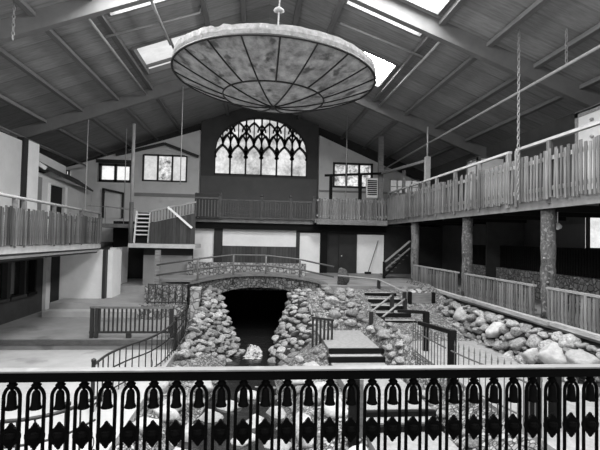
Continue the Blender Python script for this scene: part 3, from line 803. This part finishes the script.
# pergola frame before the right wing
pg = T('pergola_frame', 'dark timber pergola frame standing on the far right gallery', 'pergola', (5.4, 24.6, 4.72))
P('beam', MB().bar((3.75, 24.5, 7.13), (7.0, 24.5, 7.36), .12, .12), M['timber_dark'], pg)
P('beam', MB().bar((6.98, 24.5, 7.36), (7.5, 19.4, 7.2), .12, .12), M['timber'], pg)
for x in (4.1, 5.75): P('post', MB().box(x-.08, 24.42, 4.72, x+.08, 24.58, 7.1 + .07*(x-3.75)), M['timber_dark'], pg)
P('post', MB().box(7.42, 22.2, 4.84, 7.56, 22.35, 7.2), M['timber'], pg)
sc = T('louvred_box', 'small louvred shutter box beside the thick post on the far gallery', 'shutter', (6.6, 24.75, 5.9))
P('frame', MB().box(6.15, 24.66, 6.0, 6.8, 24.8, 7.1), M['wall_pale'], sc)
mb = MB()
for k in range(8): mb.box(6.21, 24.62, 6.15+.11*k, 6.74, 24.659, 6.21+.11*k)
P('louvres', mb, M['timber_dark'], sc)
TM('gallery_post', 'thick dark post rising from the far gallery to the roof beam', 'post', MB().box(6.86, 24.7, 4.72, 7.12, 24.96, rz(7.12)-.03), M['timber'], (7.0, 24.83, 4.72))
gp = T('gallery_post', 'stout grey post with a thin pole on top, on the right gallery', 'post', (7.5, 19.2, 4.84))
P('shaft', MB().box(7.41, 19.1, 4.84, 7.63, 19.28, 7.36), M['rail_grey'], gp)
P('pole', MB().tube([(7.52, 19.2, 7.36), (7.52, 19.2, 8.7)], .035, 8), M['pipe'], gp, True)
# booths on the gallery
def booth(name, label, x0, x1, y0, y1, z1, knobs):
    t = T(name, label, 'booth', ((x0+x1)/2, (y0+y1)/2, 4.84))
    P('body', MB().box(x0+.03, y0+.03, 4.84, x1, y1, z1), M['wall_white'], t)
    fr = MB(); a = x0
    fr.box(a-.04, y0, 4.84, a+.03, y0+.1, z1).box(a-.04, y1-.12, 4.84, a+.03, y1, z1).box(a-.04, y0, z1-.12, a+.03, y1, z1+.03).box(a-.04, y0, z1-.02, x1+.03, y1, z1+.05)
    fr.box(a+.03, y0-.03, 4.84, a+.12, y0+.03, z1)
    P('frame', fr, M['timber'], t)
    d = P('door_panel', MB().box(a-.02, y0+.1, 4.9, a+.028, y1-.12, z1-.12), M['door_panel'], t)
    if knobs:
        for z in (6.62, 7.1):
            P('knob', MB().lathe([(0, -.03), (.05, -.02), (.06, 0), (.05, .03), (0, .05)], 12, (a-.05, (y0+y1)/2, z)), M['rail_grey'], d, True)
booth('panel_booth', 'pale framed panel with round knobs at the near end of the right gallery', 9.3, 10.6, 10.9, 12.25, 7.42, True)
booth('panel_booth', 'small grey booth against the wall midway along the right gallery', 9.3, 10.45, 18.1, 19.1, 7.2, True)

# under the right gallery
for yy, lb in ((10.95, 'nearest bark-covered log post under the right gallery'), (15.42, 'second bark-covered log post along the right walkway'), (20.7, 'farthest bark-covered log post beside the dark stairs')):
    mb = MB(); n_ = 14; pts = []; rr = []
    for i in range(n_+1):
        z = 1.7 + (4.49-1.7)*i/n_; pts.append((7.55 + .03*noise.noise(Vector((yy, z*1.2, 0))), yy + .03*noise.noise(Vector((yy, z, 9))), z)); rr.append(.18 + .022*noise.noise(Vector((yy, z*3, 5))))
    t = T('log_post', lb, 'log post', (7.55, yy, 1.7)); P('trunk', MB().tube(pts, rr, 16), M['log'], t, True)
    P('knots', MB().lathe([(0, 0), (.04, .02), (.03, .06), (0, .07)], 8, (7.37, yy-.1, 3.2)).lathe([(0, 0), (.04, .02), (.03, .05), (0, .06)], 8, (7.42, yy-.17, 2.6)), M['log'], t, True)
wr_ = T('walkway_fence', 'low weathered picket fence along the right lower walkway', 'fence', (7.42, 14.5, 1.7))
pk3 = picket_mesh('picket', .085, .78, .022, M['picket'])
y = 8.1; k = 0
while y < 20.2 and k < 99:
    y += .125
    if any(abs(y-q) < .25 for q in (10.95, 15.42)): continue
    rep('picket', pk3, wr_, (7.335, y, 1.71 + U(-.02, .01)), (U(-.03, .03), U(-.02, .02), math.pi/2 + U(-.1, .1)), (U(.7, 1.05), 1, U(.95, 1.03))); k += 1
for a, b in ((8.1, 10.7), (11.2, 15.15), (15.7, 20.2)):
    P('rail', MB().bar((7.36, a, 2.50), (7.36, b, 2.50), .10, .05), M['rail_grey'], wr_)
    P('rail', MB().bar((7.385, a, 1.86), (7.385, b, 1.86), .05, .07), M['picket'], wr_)
def kerb_log(y0, y1, label):
    TM('kerb_beam', label, 'beam', MB().bar((7.22, y0, 1.66), (7.22, y1, 1.68), .16, .10), M['fascia_kerb'], (7.22, y0, 1.6))
kerb_log(7.8, 10.3, 'pale kerb timber under the nearest stretch of walkway fence')
kerb_log(10.4, 15.0, 'pale kerb timber under the middle stretch of walkway fence')
kerb_log(15.1, 17.6, 'pale kerb timber under the far stretch of walkway fence')
S('wall_walkway', MB().box(9.7, 8.0, 1.7, 10.1, 20.0, 2.62), M['masonry'])
bf = T('dark_fence', 'dark upright fence standing on the stone wall under the gallery', 'fence', (9.9, 14, 2.63))
mb = MB(); y = 8.1
while y < 19.9: mb.box(9.86, y, 2.63, 9.9, y+.07, 3.5); y += .12
mb.box(9.9, 8.1, 3.35, 9.94, 19.9, 3.43).box(9.9, 8.1, 2.75, 9.94, 19.9, 2.83)
P('picket_panel', mb, M['timber_dark'], bf)
S('wall_lit_patch', MB().box(10.84, 13.5, 3.2, 10.89, 16.2, 4.3), M['wall_lower'])  # paler panel paints the lit patch on the back wall
for yy in (9.0, 10.9, 12.8, 14.9, 17.2, 19.4, 21.6):
    S('trim_joist', MB().box(7.42, yy-.07, 4.44, 10.88, yy+.07, 4.615), M['timber_dark'])
window('window_25', 10.3, 10.8, 3.5, 4.6, 1, [M['curtain']], M['wall_dark'], .03, 13.0)  # white hanging cloth, made as a glowing pane
S('wall_screen', MB().box(8.9, 13.16, 1.7, 9.5, 13.3, 4.44) if False else MB().box(9.3, 17.3, 1.7, 10.88, 17.4, 4.44), M['wall_dark'])
TM('wall_sconce', 'small pale lamp on the dark wall behind the nearest log post', 'lamp', MB().lathe([(0, -.09), (.1, -.05), (.12, .02), (.05, .1), (0, .11)], 12, (8.55, 12.0, 4.1)).tube([(8.55, 12.0, 4.2), (8.55, 12.0, 4.61)], .015, 6), M['wall_white'], (8.55, 12.0, 4.0), None, True)

# ------------------------------------------------------------------ left gallery and cottage
S('floor_gallery_left', MB().box(-9.5, 5.0, 2.98, -6.55, 19.75, 3.2).box(-9.5, 19.75, 2.98, -8.2, 27.5, 3.2), M['fascia'])
S('trim_11', MB().box(-6.55, 5.0, 3.04, -6.47, 19.75, 3.24), M['fascia_pale'])
S('trim_12', MB().box(-6.75, 5.0, 2.84, -6.6, 19.75, 2.975), M['dark_trim'])
S('trim_13', MB().box(-6.64, 5.0, 2.90, -6.56, 19.75, 2.975), M['rail_wood'])
lg = T('gallery_railing', 'weathered grey picket railing along the left gallery', 'railing', (-6.5, 12, 3.2))
pk4 = picket_mesh('picket', .10, 1.03, .025, M['picket_left'])
y = 10.0; k = 0
while y < 19.6 and k < 99:
    y += .13
    rep('picket', pk4, lg, (-6.43, y, 3.26 + U(-.03, .03)), (U(-.02, .02), U(-.02, .02), math.pi/2 + U(-.1, .1)), (U(.75, 1.05), 1, U(.96, 1.03))); k += 1
P('handrail', MB().tube([(-6.5, 8.5, 4.62), (-6.5, 19.7, 4.5)], .045, 8), M['rail_wood'], lg, True)
P('rail', MB().bar((-6.47, 8.5, 4.1), (-6.47, 19.7, 4.1), .05, .08), M['picket_left'], lg)
for yy in (10.2, 12.9, 13.4, 15.3, 17.6, 19.65): P('post', MB().box(-6.56, yy-.05, 3.2, -6.455, yy+.05, 4.56), M['timber'], lg)
# left lower building
S('wall_patio_house', MB().box(-9.2, 4, .1, -8.65, 21.4, 1.25).box(-9.2, 4, 2.55, -8.65, 21.4, 2.98).box(-9.2, 4, 1.25, -8.65, 13.2, 2.55).box(-9.2, 18.9, 1.25, -8.65, 21.4, 2.55), M['wall_dark'])
for k, (y0, y1) in enumerate(((13.2, 14.9), (15.0, 16.9), (17.0, 18.1), (18.2, 18.9))):
    w = bpy.data.objects.new('window_%d' % (30+k), None); link(w); w['kind'] = 'structure'; ORG[w.name] = Vector((0, 0, 0))
    P('pane', MB().box(-8.85, y0, 1.25, -8.82, y1, 2.55), M['glass_dark'], w)
    P('window_frame', MB().box(-8.9, y0-.06, 1.25, -8.63, y0+.06, 2.55).box(-8.9, y1-.06, 1.25, -8.63, y1+.06, 2.55).box(-8.9, y0, 1.2, -8.55, y1, 1.3), M['dark_trim'] if k < 3 else M['timber_dark'], w)
S('trim_14', MB().box(-8.66, 19.55, .42, -8.52, 19.95, 2.8), M['wall_pale'])
S('trim_15', MB().box(-8.75, 19.5, .42, -8.5, 21.3, 2.8) if False else MB().box(-8.66, 19.98, .42, -8.2, 20.04, 2.9), M['wall_dark'])
# white end wall and passage
S('wall_white_end', MB().box(-8.2, 20.05, .42, -6.45, 20.25, 2.96), M['wall_white'])
S('trim_16', MB().box(-6.45, 20.0, .88, -6.33, 20.3, 2.96), M['dark_trim'])
S('wall_white_return', MB().box(-6.33, 20.3, .88, -6.13, 21.6, 2.96), M['wall_white'])
S('wall_passage_near', MB().box(-7.25, 22.3, .88, -6.95, 22.4, 3.0), M['wall_dark'])
S('wall_passage_side', MB().box(-6.95, 22.55, 1.15, -6.62, 22.65, 3.0).box(-6.72, 22.65, 1.15, -6.62, 24.5, 3.0), M['wall_white'])
S('wall_passage_end', MB().box(-8.0, 26.4, 1.15, -4.3, 26.5, 4.4), M['wall_black'])
S('wall_stair_lower', MB().box(-5.45, 22.9, .9, -3.1, 23.0, 2.65), M['wall_grey'])
S('wall_stair_upper', MB().box(-5.45, 22.9, 2.65, -3.1, 23.0, 3.02), M['wall_dark'])
# landing with flights of stairs
S('floor_stair_landing', MB().box(-6.02, 22.2, 3.02, -2.88, 24.6, 3.22), M['fascia_pale'])
ss = T('side_stair', 'dark boarded stair with sloping baluster railing beside the centre gallery', 'stairs', (-4.0, 22.4, 3.22))
P('boarded_side', MB().prism_xz([(-5.08, 3.24), (-2.92, 3.24), (-2.92, 4.75), (-5.08, 4.22)], 22.35, 22.42), M['plank_dark'], ss)
bb = MB().box(-.025, -.02, 0, .025, .02, .5).mesh('baluster', M['timber'])
for k in range(15):
    x = -5.03 + .145*k; rep('baluster', bb, ss, (x, 22.38, 4.24+.245*(x+5.08)))
P('handrail', MB().bar((-5.15, 22.38, 4.76), (-2.9, 22.38, 5.30), .09, .08), M['rail_grey'], ss)
P('grab_rail', MB().bar((-4.23, 22.28, 5.01), (-3.06, 22.28, 4.02), .06, .10), M['white_trim'], ss, label='white diagonal grab rail')
st = T('white_stair', 'short flight of white-edged steps beside the tall pale post', 'stairs', (-5.5, 22.8, 3.22))
for k in range(6): P('tread', MB().box(-5.82, 22.58+.05*k, 3.62+.2*k, -5.22, 22.75+.05*k, 3.68+.2*k), M['white_trim'], st)
P('stringer', MB().bar((-5.85, 22.6, 3.24), (-5.85, 22.95, 4.8), .05, .16).bar((-5.19, 22.6, 3.24), (-5.19, 22.95, 4.8), .05, .16), M['white_trim'], st)
P('dark_back', MB().prism_yz([(22.85, 3.24), (23.4, 3.24), (23.4, 4.75), (23.1, 4.75)], -5.82, -5.22), M['wall_black'], st)
sp = T('steel_post', 'tall pale steel post rising to the roof above the white stair', 'post', (-5.95, 22.32, 3.22))
P('upper_tube', MB().tube([(-5.95, 22.32, 5.2), (-5.95, 22.32, 9.0)], .085, 12), M['rail_wood'], sp, True)
P('lower_tube', MB().tube([(-5.95, 22.32, 3.22), (-5.95, 22.32, 5.2)], .10, 12), M['iron_grey'], sp, True, label='darker lower half')  # lower half darker than the upper tube
lf = T('landing_frame', 'thin pale pipe rail left of the tall steel post', 'railing', (-8, 25.5, 4.2))
S('floor_far_landing', MB().box(-8.2, 24.6, 4.0, -3.3, 27.5, 4.2), M['fascia'])
P('rail', MB().tube([(-8.1, 25, 5.15), (-6.6, 25, 4.95)], .03, 6).tube([(-9.3, 26, 5.2), (-6.7, 26, 5.1)], .02, 6), M['rail_grey'], lf)
P('post', MB().tube([(-8.0, 25, 4.2), (-8.0, 25, 5.14)], .03, 6).tube([(-6.7, 25, 4.2), (-6.7, 25, 4.96)], .03, 6), M['rail_grey'], lf)
# left upper wall and cottage
S('wall_gallery_left', MB().box(-9.7, 5, 3.2, -9.5, 19.2, 7.35), M['wall_pale'])
S('trim_17', MB().box(-9.7, 19.2, 3.2, -9.42, 19.55, 7.5), M['dark_trim'])
S('trim_18', MB().box(-9.72, 19.55, 3.2, -9.40, 20.45, 7.45), M['white_trim'])
S('wall_cottage', MB().box(-9.75, 20.45, 3.2, -9.55, 21.9, 6.3).box(-9.75, 23.6, 3.2, -9.55, 27.3, 6.2).box(-9.75, 21.9, 5.9, -9.55, 23.6, 6.25), M['wall_pale'])
S('door_4', MB().box(-9.72, 21.95, 3.2, -9.66, 23.55, 5.9), M['wall_black'])
S('trim_19', MB().box(-9.56, 20.5, 3.2, -9.52, 21.1, 6.1), M['wall_grey'])
S('trim_20', MB().box(-9.56, 23.6, 3.2, -9.50, 23.8, 5.95).box(-9.56, 21.75, 3.2, -9.50, 21.93, 5.95), M['white_trim'])
S('wall_clerestory', MB().prism_yz([(20.5, 6.65), (24.0, 6.6), (24.0, 7.05), (20.5, 7.25)], -9.9, -9.7), M['wall_pale'])
ck = T('cottage_roof', 'small dark shingled roof over the white cottage front at left', 'roof', (-9.4, 23.5, 6.3))
P('shingles', MB().add([(-9.15, 20.6, 6.50), (-9.15, 26.4, 6.10), (-9.95, 26.4, 6.65), (-9.95, 20.6, 7.05), (-9.15, 20.6, 6.40), (-9.15, 26.4, 6.0), (-9.95, 26.4, 6.55), (-9.95, 20.6, 6.95)],
  [(0,1,2,3),(7,6,5,4),(0,4,5,1),(1,5,6,2),(2,6,7,3),(3,7,4,0)]), M['shingle'], ck)
P('bargeboard', MB().bar((-9.14, 20.57, 6.44), (-9.96, 20.57, 6.99), .05, .16), M['white_trim'], ck)
window('window_26', -11.37, -10.9, 6.98, 7.3, 3, [M['curtain']], M['dark_trim'], .06, YG-.2)

# ------------------------------------------------------------------ patio railing and the other garden railings
pr_ = T('patio_railing', 'low dark railing with closely set bars along the patio edge', 'railing', (-3.8, 14.5, .42))
P('top_rail', MB().bar((-5.0, 14.5, 1.36), (-2.5, 14.5, 1.36), .09, .06), M['iron_grey'], pr_)
P('bottom_rail', MB().bar((-5.0, 14.5, .60), (-2.5, 14.5, .60), .06, .06), M['iron'], pr_)
bm_ = MB().box(-.022, -.022, 0, .022, .022, .73).mesh('baluster', M['iron'])
x = -4.7
while x < -2.55: rep('baluster', bm_, pr_, (x, 14.5, .61)); x += .132
for x in (-4.93, -4.79, -2.53): P('post', MB().box(x-.05, 14.45, .43, x+.05, 14.55, 1.34), M['iron'], pr_)
P('foot', MB().box(-3.9, 14.45, .425, -3.75, 14.55, .57), M['iron'], pr_)
lr = T('lattice_railing', 'ornate dark iron railing with scrolls beside the brick post', 'railing', (-3.2, 17.8, .98))
S('wall_lattice_base', MB().box(-4.35, 17.62, .42, -2.56, 17.98, .97), M['masonry'])
P('rails', MB().tube([(-4.04, 17.8, 1.73), (-2.52, 17.8, 1.73)], .025, 6), M['iron'], lr)
P('rails', MB().tube([(-4.04, 17.8, 1.06), (-2.52, 17.8, 1.06)], .025, 6), M['iron'], lr)
for k in range(7):
    x = -4.02 + .258*k; P('post', MB().tube([(x, 17.8, .98), (x, 17.8, 1.77)], .02, 6), M['iron'], lr)
for k in range(6):
    x = -3.89 + .258*k
    P('scroll', MB().tube([(x + .09*math.cos(t*.63), 17.8, 1.4 + .27*math.sin(t*.63)) for t in range(10)], .010, 5, True), M['iron'], lr)
def iron_railing(name, label, pts, h, gap, m, posts=(), base=None):
    """curving iron railing along ground points (x,y,z)"""
    t = T(name, label, 'railing', pts[0])
    pts = [Vector(p) for p in pts]; fine = []
    for i in range(len(pts)-1):                      # Catmull-Rom through the points
        p0, p1, p2, p3 = pts[max(i-1, 0)], pts[i], pts[i+1], pts[min(i+2, len(pts)-1)]
        for q in range(10):
            u = q/10; fine.append(.5*((2*p1) + (p2-p0)*u + (2*p0-5*p1+4*p2-p3)*u*u + (3*p1-p0-3*p2+p3)*u**3))
    fine.append(pts[-1])
    up = Vector((0, 0, 1))
    P('top_rail', MB().tube([p+up*h for p in fine], .028, 7), m, t, True)
    P('middle_rail', MB().tube([p+up*h*.62 for p in fine], .018, 6), m, t, True)
    P('bottom_rail', MB().tube([p+up*.1 for p in fine], .016, 6), m, t, True)
    acc = 0; nb_ = 0
    bal = MB().box(-.011, -.011, 0, .011, .011, h).mesh('baluster', m)
    for a, b in zip(fine, fine[1:]):
        acc += (b-a).length
        if acc > gap and nb_ < 60:
            acc = 0; rep('baluster', bal, t, b); nb_ += 1
            if nb_ % 4 == 2:
                d = (b-a).normalized()
                sc_ = [b + d*(.02+.05*math.sin(q*.45)*(1)) + up*(h*.62*.2 + h*.5*q/14) for q in range(15)]
                P('scroll', MB().tube(sc_, .009, 5), m, t)
    for i in posts: P('post', MB().tube([pts[i], pts[i]+up*(h+.06)], .04, 8).lathe([(0, 0), (.05, .02), (.05, .06), (0, .09)], 8, tuple(pts[i]+up*(h+.05))), m, t)
    return t
iron_railing('stream_railing', 'curving wrought iron railing sweeping along the left stream bank', [(-3.12, 9.35, .1), (-3.1, 10.2, .1), (-2.9, 11.0, .1), (-2.58, 11.8, .1), (-2.4, 12.9, .1), (-2.36, 14.2, .1), (-2.38, 15.4, .1), (-2.42, 16.6, .1), (-2.46, 17.3, .1)], .92, .24, M['iron'], (0, 5))
iron_railing('stair_railing', 'dark iron railing curving at bottom left, seen through the front railing', [(-4.3, 6.45, .1), (-3.4, 6.59, .1), (-3.0, 6.71, .1), (-2.68, 6.99, .1), (-2.45, 7.5, .1)], .92, .2, M['iron'], (3,))
# short bar railing above the path steps
sr = T('step_railing', 'short five-bar railing beside the top of the path steps', 'railing', (2.05, 13.6, .4))
P('top_rail', MB().bar((1.76, 13.55, 1.24), (2.45, 13.65, 1.14), .07, .06), M['iron'], sr)
for k in range(6):
    x = 1.80 + .12*k; P('baluster', MB().box(x-.03, 13.53+.014*k, .25, x+.03, 13.58+.014*k, 1.21-.018*k), M['iron'], sr)
# dark post near the front
TM('garden_post', 'tall dark square post standing behind the centre of the front railing', 'post', MB().box(1.75, 7.95, -.4, 1.92, 8.1, 1.12), M['timber_dark'], (1.83, 8.0, -.4))
TM('garden_post', 'pale grey slim post beside the dark post behind the front railing', 'post', MB().box(1.97, 8.15, -.3, 2.04, 8.22, 1.05), M['timber'], (2.0, 8.2, -.3))
# spiked fence with timber posts along the side path
sf = T('spiked_fence', 'iron fence with pointed bars along the side path at right', 'fence', (4.22, 9, .55))
fp = [(4.03, 11.0), (4.13, 8.8), (4.45, 7.2)]
def fx(y): return interp(y, [p[1] for p in fp[::-1]], [p[0] for p in fp[::-1]])
spm = MB().tube([(0, 0, 0), (0, 0, .92)], .011, 6).tube([(0, 0, .92), (0, 0, 1.04)], [.02, .001], 6).mesh('spiked_bar', M['iron_grey'])
y = 6.6
while y < 11.2:
    if abs(y-9.2) > .13: rep('spiked_bar', spm, sf, (fx(y), y, .56))
    y += .155
for h in (.2, .78):
    for ya, yb in ((6.6, 9.08), (9.32, 11.2)): P('rail', MB().tube([(fx(y_), y_, .56+h) for y_ in (ya, ya+.5, yb-.5, yb)], .016, 6), M['iron_grey'], sf)
pf = T('post_and_rail_fence', 'dark timber post and rail fence at the bend of the side path', 'fence', (4.3, 10, .55))
for x, y_, z, h in ((4.19, 9.2, .5, 1.24), (4.72, 12.0, .6, 1.08), (4.62, 7.05, .55, 1.0), (4.95, 7.0, .55, 1.0)):
    P('post', MB().box(x-.07, y_-.07, z, x+.07, y_+.07, z+h), M['timber_dark'], pf)
P('rail', MB().bar((4.19, 9.28, 1.69), (3.88, 10.3, 1.69), .08, .08), M['timber_dark'], pf)
P('rail', MB().bar((4.7, 12.0, 1.66), (3.95, 12.1, 1.68), .08, .08), M['timber_dark'], pf)
# garden stairs with handrails up to the terrace
gs = T('garden_stairs', 'stone steps with dark edges and two handrails climbing to the terrace', 'stairs', (4.9, 15.5, .7))
for k in range(6):
    z = .74 + .165*k; y_ = 14.3 + .56*k
    P('step', MB().box(4.25, y_, z-.5, 5.5, y_+.555, z), M['concrete_path'], gs)
    P('nosing', MB().box(4.25, y_-.05, z-.13, 5.5, y_-.002, z+.01), M['timber_dark'], gs)
for p, q, z0, z1 in (((3.84, 14.5, 1.27), (4.88, 15.6, 1.68), .4, .9), ((4.17, 14.3, 1.14), (5.35, 15.6, 1.55), .4, .85)):
    hr = P('handrail', MB().tube([p, q], .032, 8), M['rail_grey'], gs, True)
    P('post', MB().box(p[0]-.06, p[1]-.06, z0, p[0]+.06, p[1]+.06, p[2]), M['iron'], hr)
    P('post', MB().box(q[0]-.06, q[1]-.06, z1, q[0]+.06, q[1]+.06, q[2]+.02), M['iron'], hr)
t = T('terrace_handrail', 'handrail bending down from the terrace edge to the garden stairs', 'handrail', (5.1, 18.2, 1.2))
P('rail', MB().tube([(3.45, 18.45, 2.12), (5.11, 18.2, 1.99), (5.62, 16.5, 1.70)], .032, 8), M['rail_grey'], t, True)
P('post', MB().box(5.06, 18.14, 1.2, 5.18, 18.26, 1.98), M['iron'], t)
P('post', MB().box(5.58, 16.45, 1.0, 5.69, 16.56, 1.69), M['iron'], t)
S('floor_terrace_edge', MB().box(2.75, 18.3, .6, 7.4, 20.1, 1.71), M['concrete_dark'])
pb = T('planter_box', 'wooden planter box filled with stones below the far walkway fence', 'planter', (6.3, 16.9, .93))
P('boards', MB().box(5.85, 16.5, .93, 6.74, 16.57, 1.66).box(5.85, 17.3, .93, 6.74, 17.37, 1.66).box(5.85, 16.57, .93, 5.92, 17.3, 1.66).box(6.67, 16.57, .93, 6.74, 17.3, 1.66), M['timber'], pb)
for x in (5.84, 6.75): P('corner_post', MB().box(x-.06, 16.42, .93, x+.06, 16.54, 1.69), M['timber_dark'], pb)
P('soil', MB().box(5.92, 16.57, 1.0, 6.67, 17.3, 1.56), M['mortar_shade'], pb)
rnd = random.Random(4)
for k, (x, y_, r) in enumerate(((6.06, 16.72, .12), (6.34, 16.74, .13), (6.56, 16.74, .08), (6.08, 17.02, .13), (6.4, 17.05, .14), (6.24, 17.22, .06))):
    o = bpy.data.objects.new('stone', PALE[k % 6]); link(o, None, (x, y_, 1.56 + r*.8)); o.scale = (r, r*.9, r*.85); o.rotation_euler = (0, 0, k*1.3)
    o['label'] = 'pale stone lying in the wooden planter box'; o['category'] = 'stone'; o['group'] = 'stones in the planter box'
# dark stairs at the back right
ds = T('dark_stairs', 'dark wooden stair going up beside the farthest log post', 'stairs', (7.0, 22.5, 1.7))
for k in range(6): P('tread', MB().box(6.5+.19*k, 22.0, 1.85+.2*k, 6.72+.19*k, 22.9, 1.90+.2*k), M['timber'], ds)
P('stringer', MB().bar((6.42, 21.96, 1.80), (7.7, 21.96, 3.10), .06, .2, (0, 1, 0)), M['timber_dark'], ds)
P('handrail', MB().bar((6.45, 21.93, 2.52), (7.75, 21.93, 3.62), .06, .08), M['rail_grey'], ds)
P('handrail', MB().bar((6.45, 21.93, 2.16), (7.75, 21.93, 3.26), .06, .06), M['timber'], ds)
P('post', MB().box(6.38, 21.9, 1.72, 6.5, 22.0, 2.56), M['timber_dark'], ds)
bm2 = T('push_broom', 'thin broom leaning on the white wall panel by the dark door', 'broom', (6.3, 25.0, 1.72))
P('handle', MB().tube([(6.35, 24.75, 1.82), (7.0, 25.15, 3.6)], .022, 6), M['timber'], bm2)
P('bristles', MB().box(6.15, 24.66, 1.72, 6.5, 24.8, 1.84), M['timber_dark'], bm2)

# ------------------------------------------------------------------ front railing at the viewer's balcony
S('floor_balcony', MB().box(-6, -3.5, 1.70, 6, 2.05, 1.93), M['concrete_dark'])
f = T('front_railing', 'black iron railing with bells and medallions across the front', 'railing', (.3, 1.86, 1.93))
P('handrail', MB().box(-2.6, 1.838, 3.028, 3.2, 1.882, 3.064), M['iron_black'], f)
P('sheen_strip', MB().box(-2.6, 1.836, 3.064, 3.2, 1.886, 3.070), M['cap_sheen'], f, label='pale top strip of the handrail, its sheen painted in')  # thin strip carrying the painted sheen of the rail top
P('bottom_rail', MB().box(-2.6, 1.84, 2.02, 3.2, 1.88, 2.06), M['iron_black'], f)
for x in (-2.5, 3.1): P('post', MB().box(x-.02, 1.84, 1.93, x+.02, 1.88, 3.028), M['iron_black'], f)
hp = MB()
pts = [(-.0305, 0, -.95)] + [(-.0305, 0, 2.955-3.0)] + [(-.0305*math.cos(t*math.pi/12), 0, -.045+.042*math.sin(t*math.pi/12)) for t in range(1, 12)] + [(.0305, 0, -.045), (.0305, 0, -.95)]
hp.tube(pts, .0072, 7)
hp.tube([(0, 0, -.012), (0, 0, .004)], .004, 6)
hp.lathe([(.006, -.015), (.012, -.006), (.02, .004), (.012, .012), (.016, .028)], 10)
hoop = hp.mesh('baluster', M['iron_black'], smooth=True)
bell = MB().lathe([(.005, .0), (.006, -.008), (.0125, -.013), (.0165, -.024), (.018, -.055), (.0195, -.072), (.0245, -.083), (.024, -.088), (.007, -.088), (.006, -.094), (.002, -.096)], 16).mesh('bell_ornament', M['iron_black'], smooth=True)
dm = MB()
prof = []
for i in range(48):
    t = 2*math.pi*i/48
    r = .0335 + .003*abs(math.cos(2*t))**4 + .0015*abs(math.sin(4*t))
    if abs(math.sin(t)) > .96: r += .004
    prof.append((r*math.cos(t), r*math.sin(t)*1.06))
dm.prism_xz(prof, -.007, .007)
dm.lathe([(.003, -.053), (.008, -.048), (.009, -.042), (.006, -.036)], 10).lathe([(.006, .036), (.009, .042), (.008, .048), (.003, .053)], 10)
dm.lathe([(.0, -.02), (.02, -.014), (.024, 0), (.02, .014), (0, .02)], 14)
dia = dm.mesh('medallion', M['iron_black'])
for k in range(-17, 46):
    x = -.92 + .0889*k
    b_ = rep('baluster', hoop, f, (x, 1.86, 3.008))
    rep('bell_ornament', bell, b_, (x, 1.86, 2.999), (0, 0, 0), (.92, .92, .9)); rep('medallion', dia, b_, (x, 1.86, 2.815))

# ------------------------------------------------------------------ light, view
w = bpy.data.worlds.new('World'); scene.world = w; w.use_nodes = True
bg = w.node_tree.nodes['Background']; bg.inputs['Color'].default_value = (1, 1, 1, 1); bg.inputs['Strength'].default_value = .7
scene.view_settings.view_transform = 'Standard'; scene.view_settings.look = 'None'
scene.view_settings.gamma = 1; scene.view_settings.use_curve_mapping = False
scene.view_settings.exposure = 0.62
cy = scene.cycles
cy.use_denoising = True
try: cy.denoiser = 'OPENIMAGEDENOISE'
except Exception: pass
cy.max_bounces = 8; cy.diffuse_bounces = 5; cy.sample_clamp_indirect = 6
cy.caustics_reflective = False; cy.caustics_refractive = False
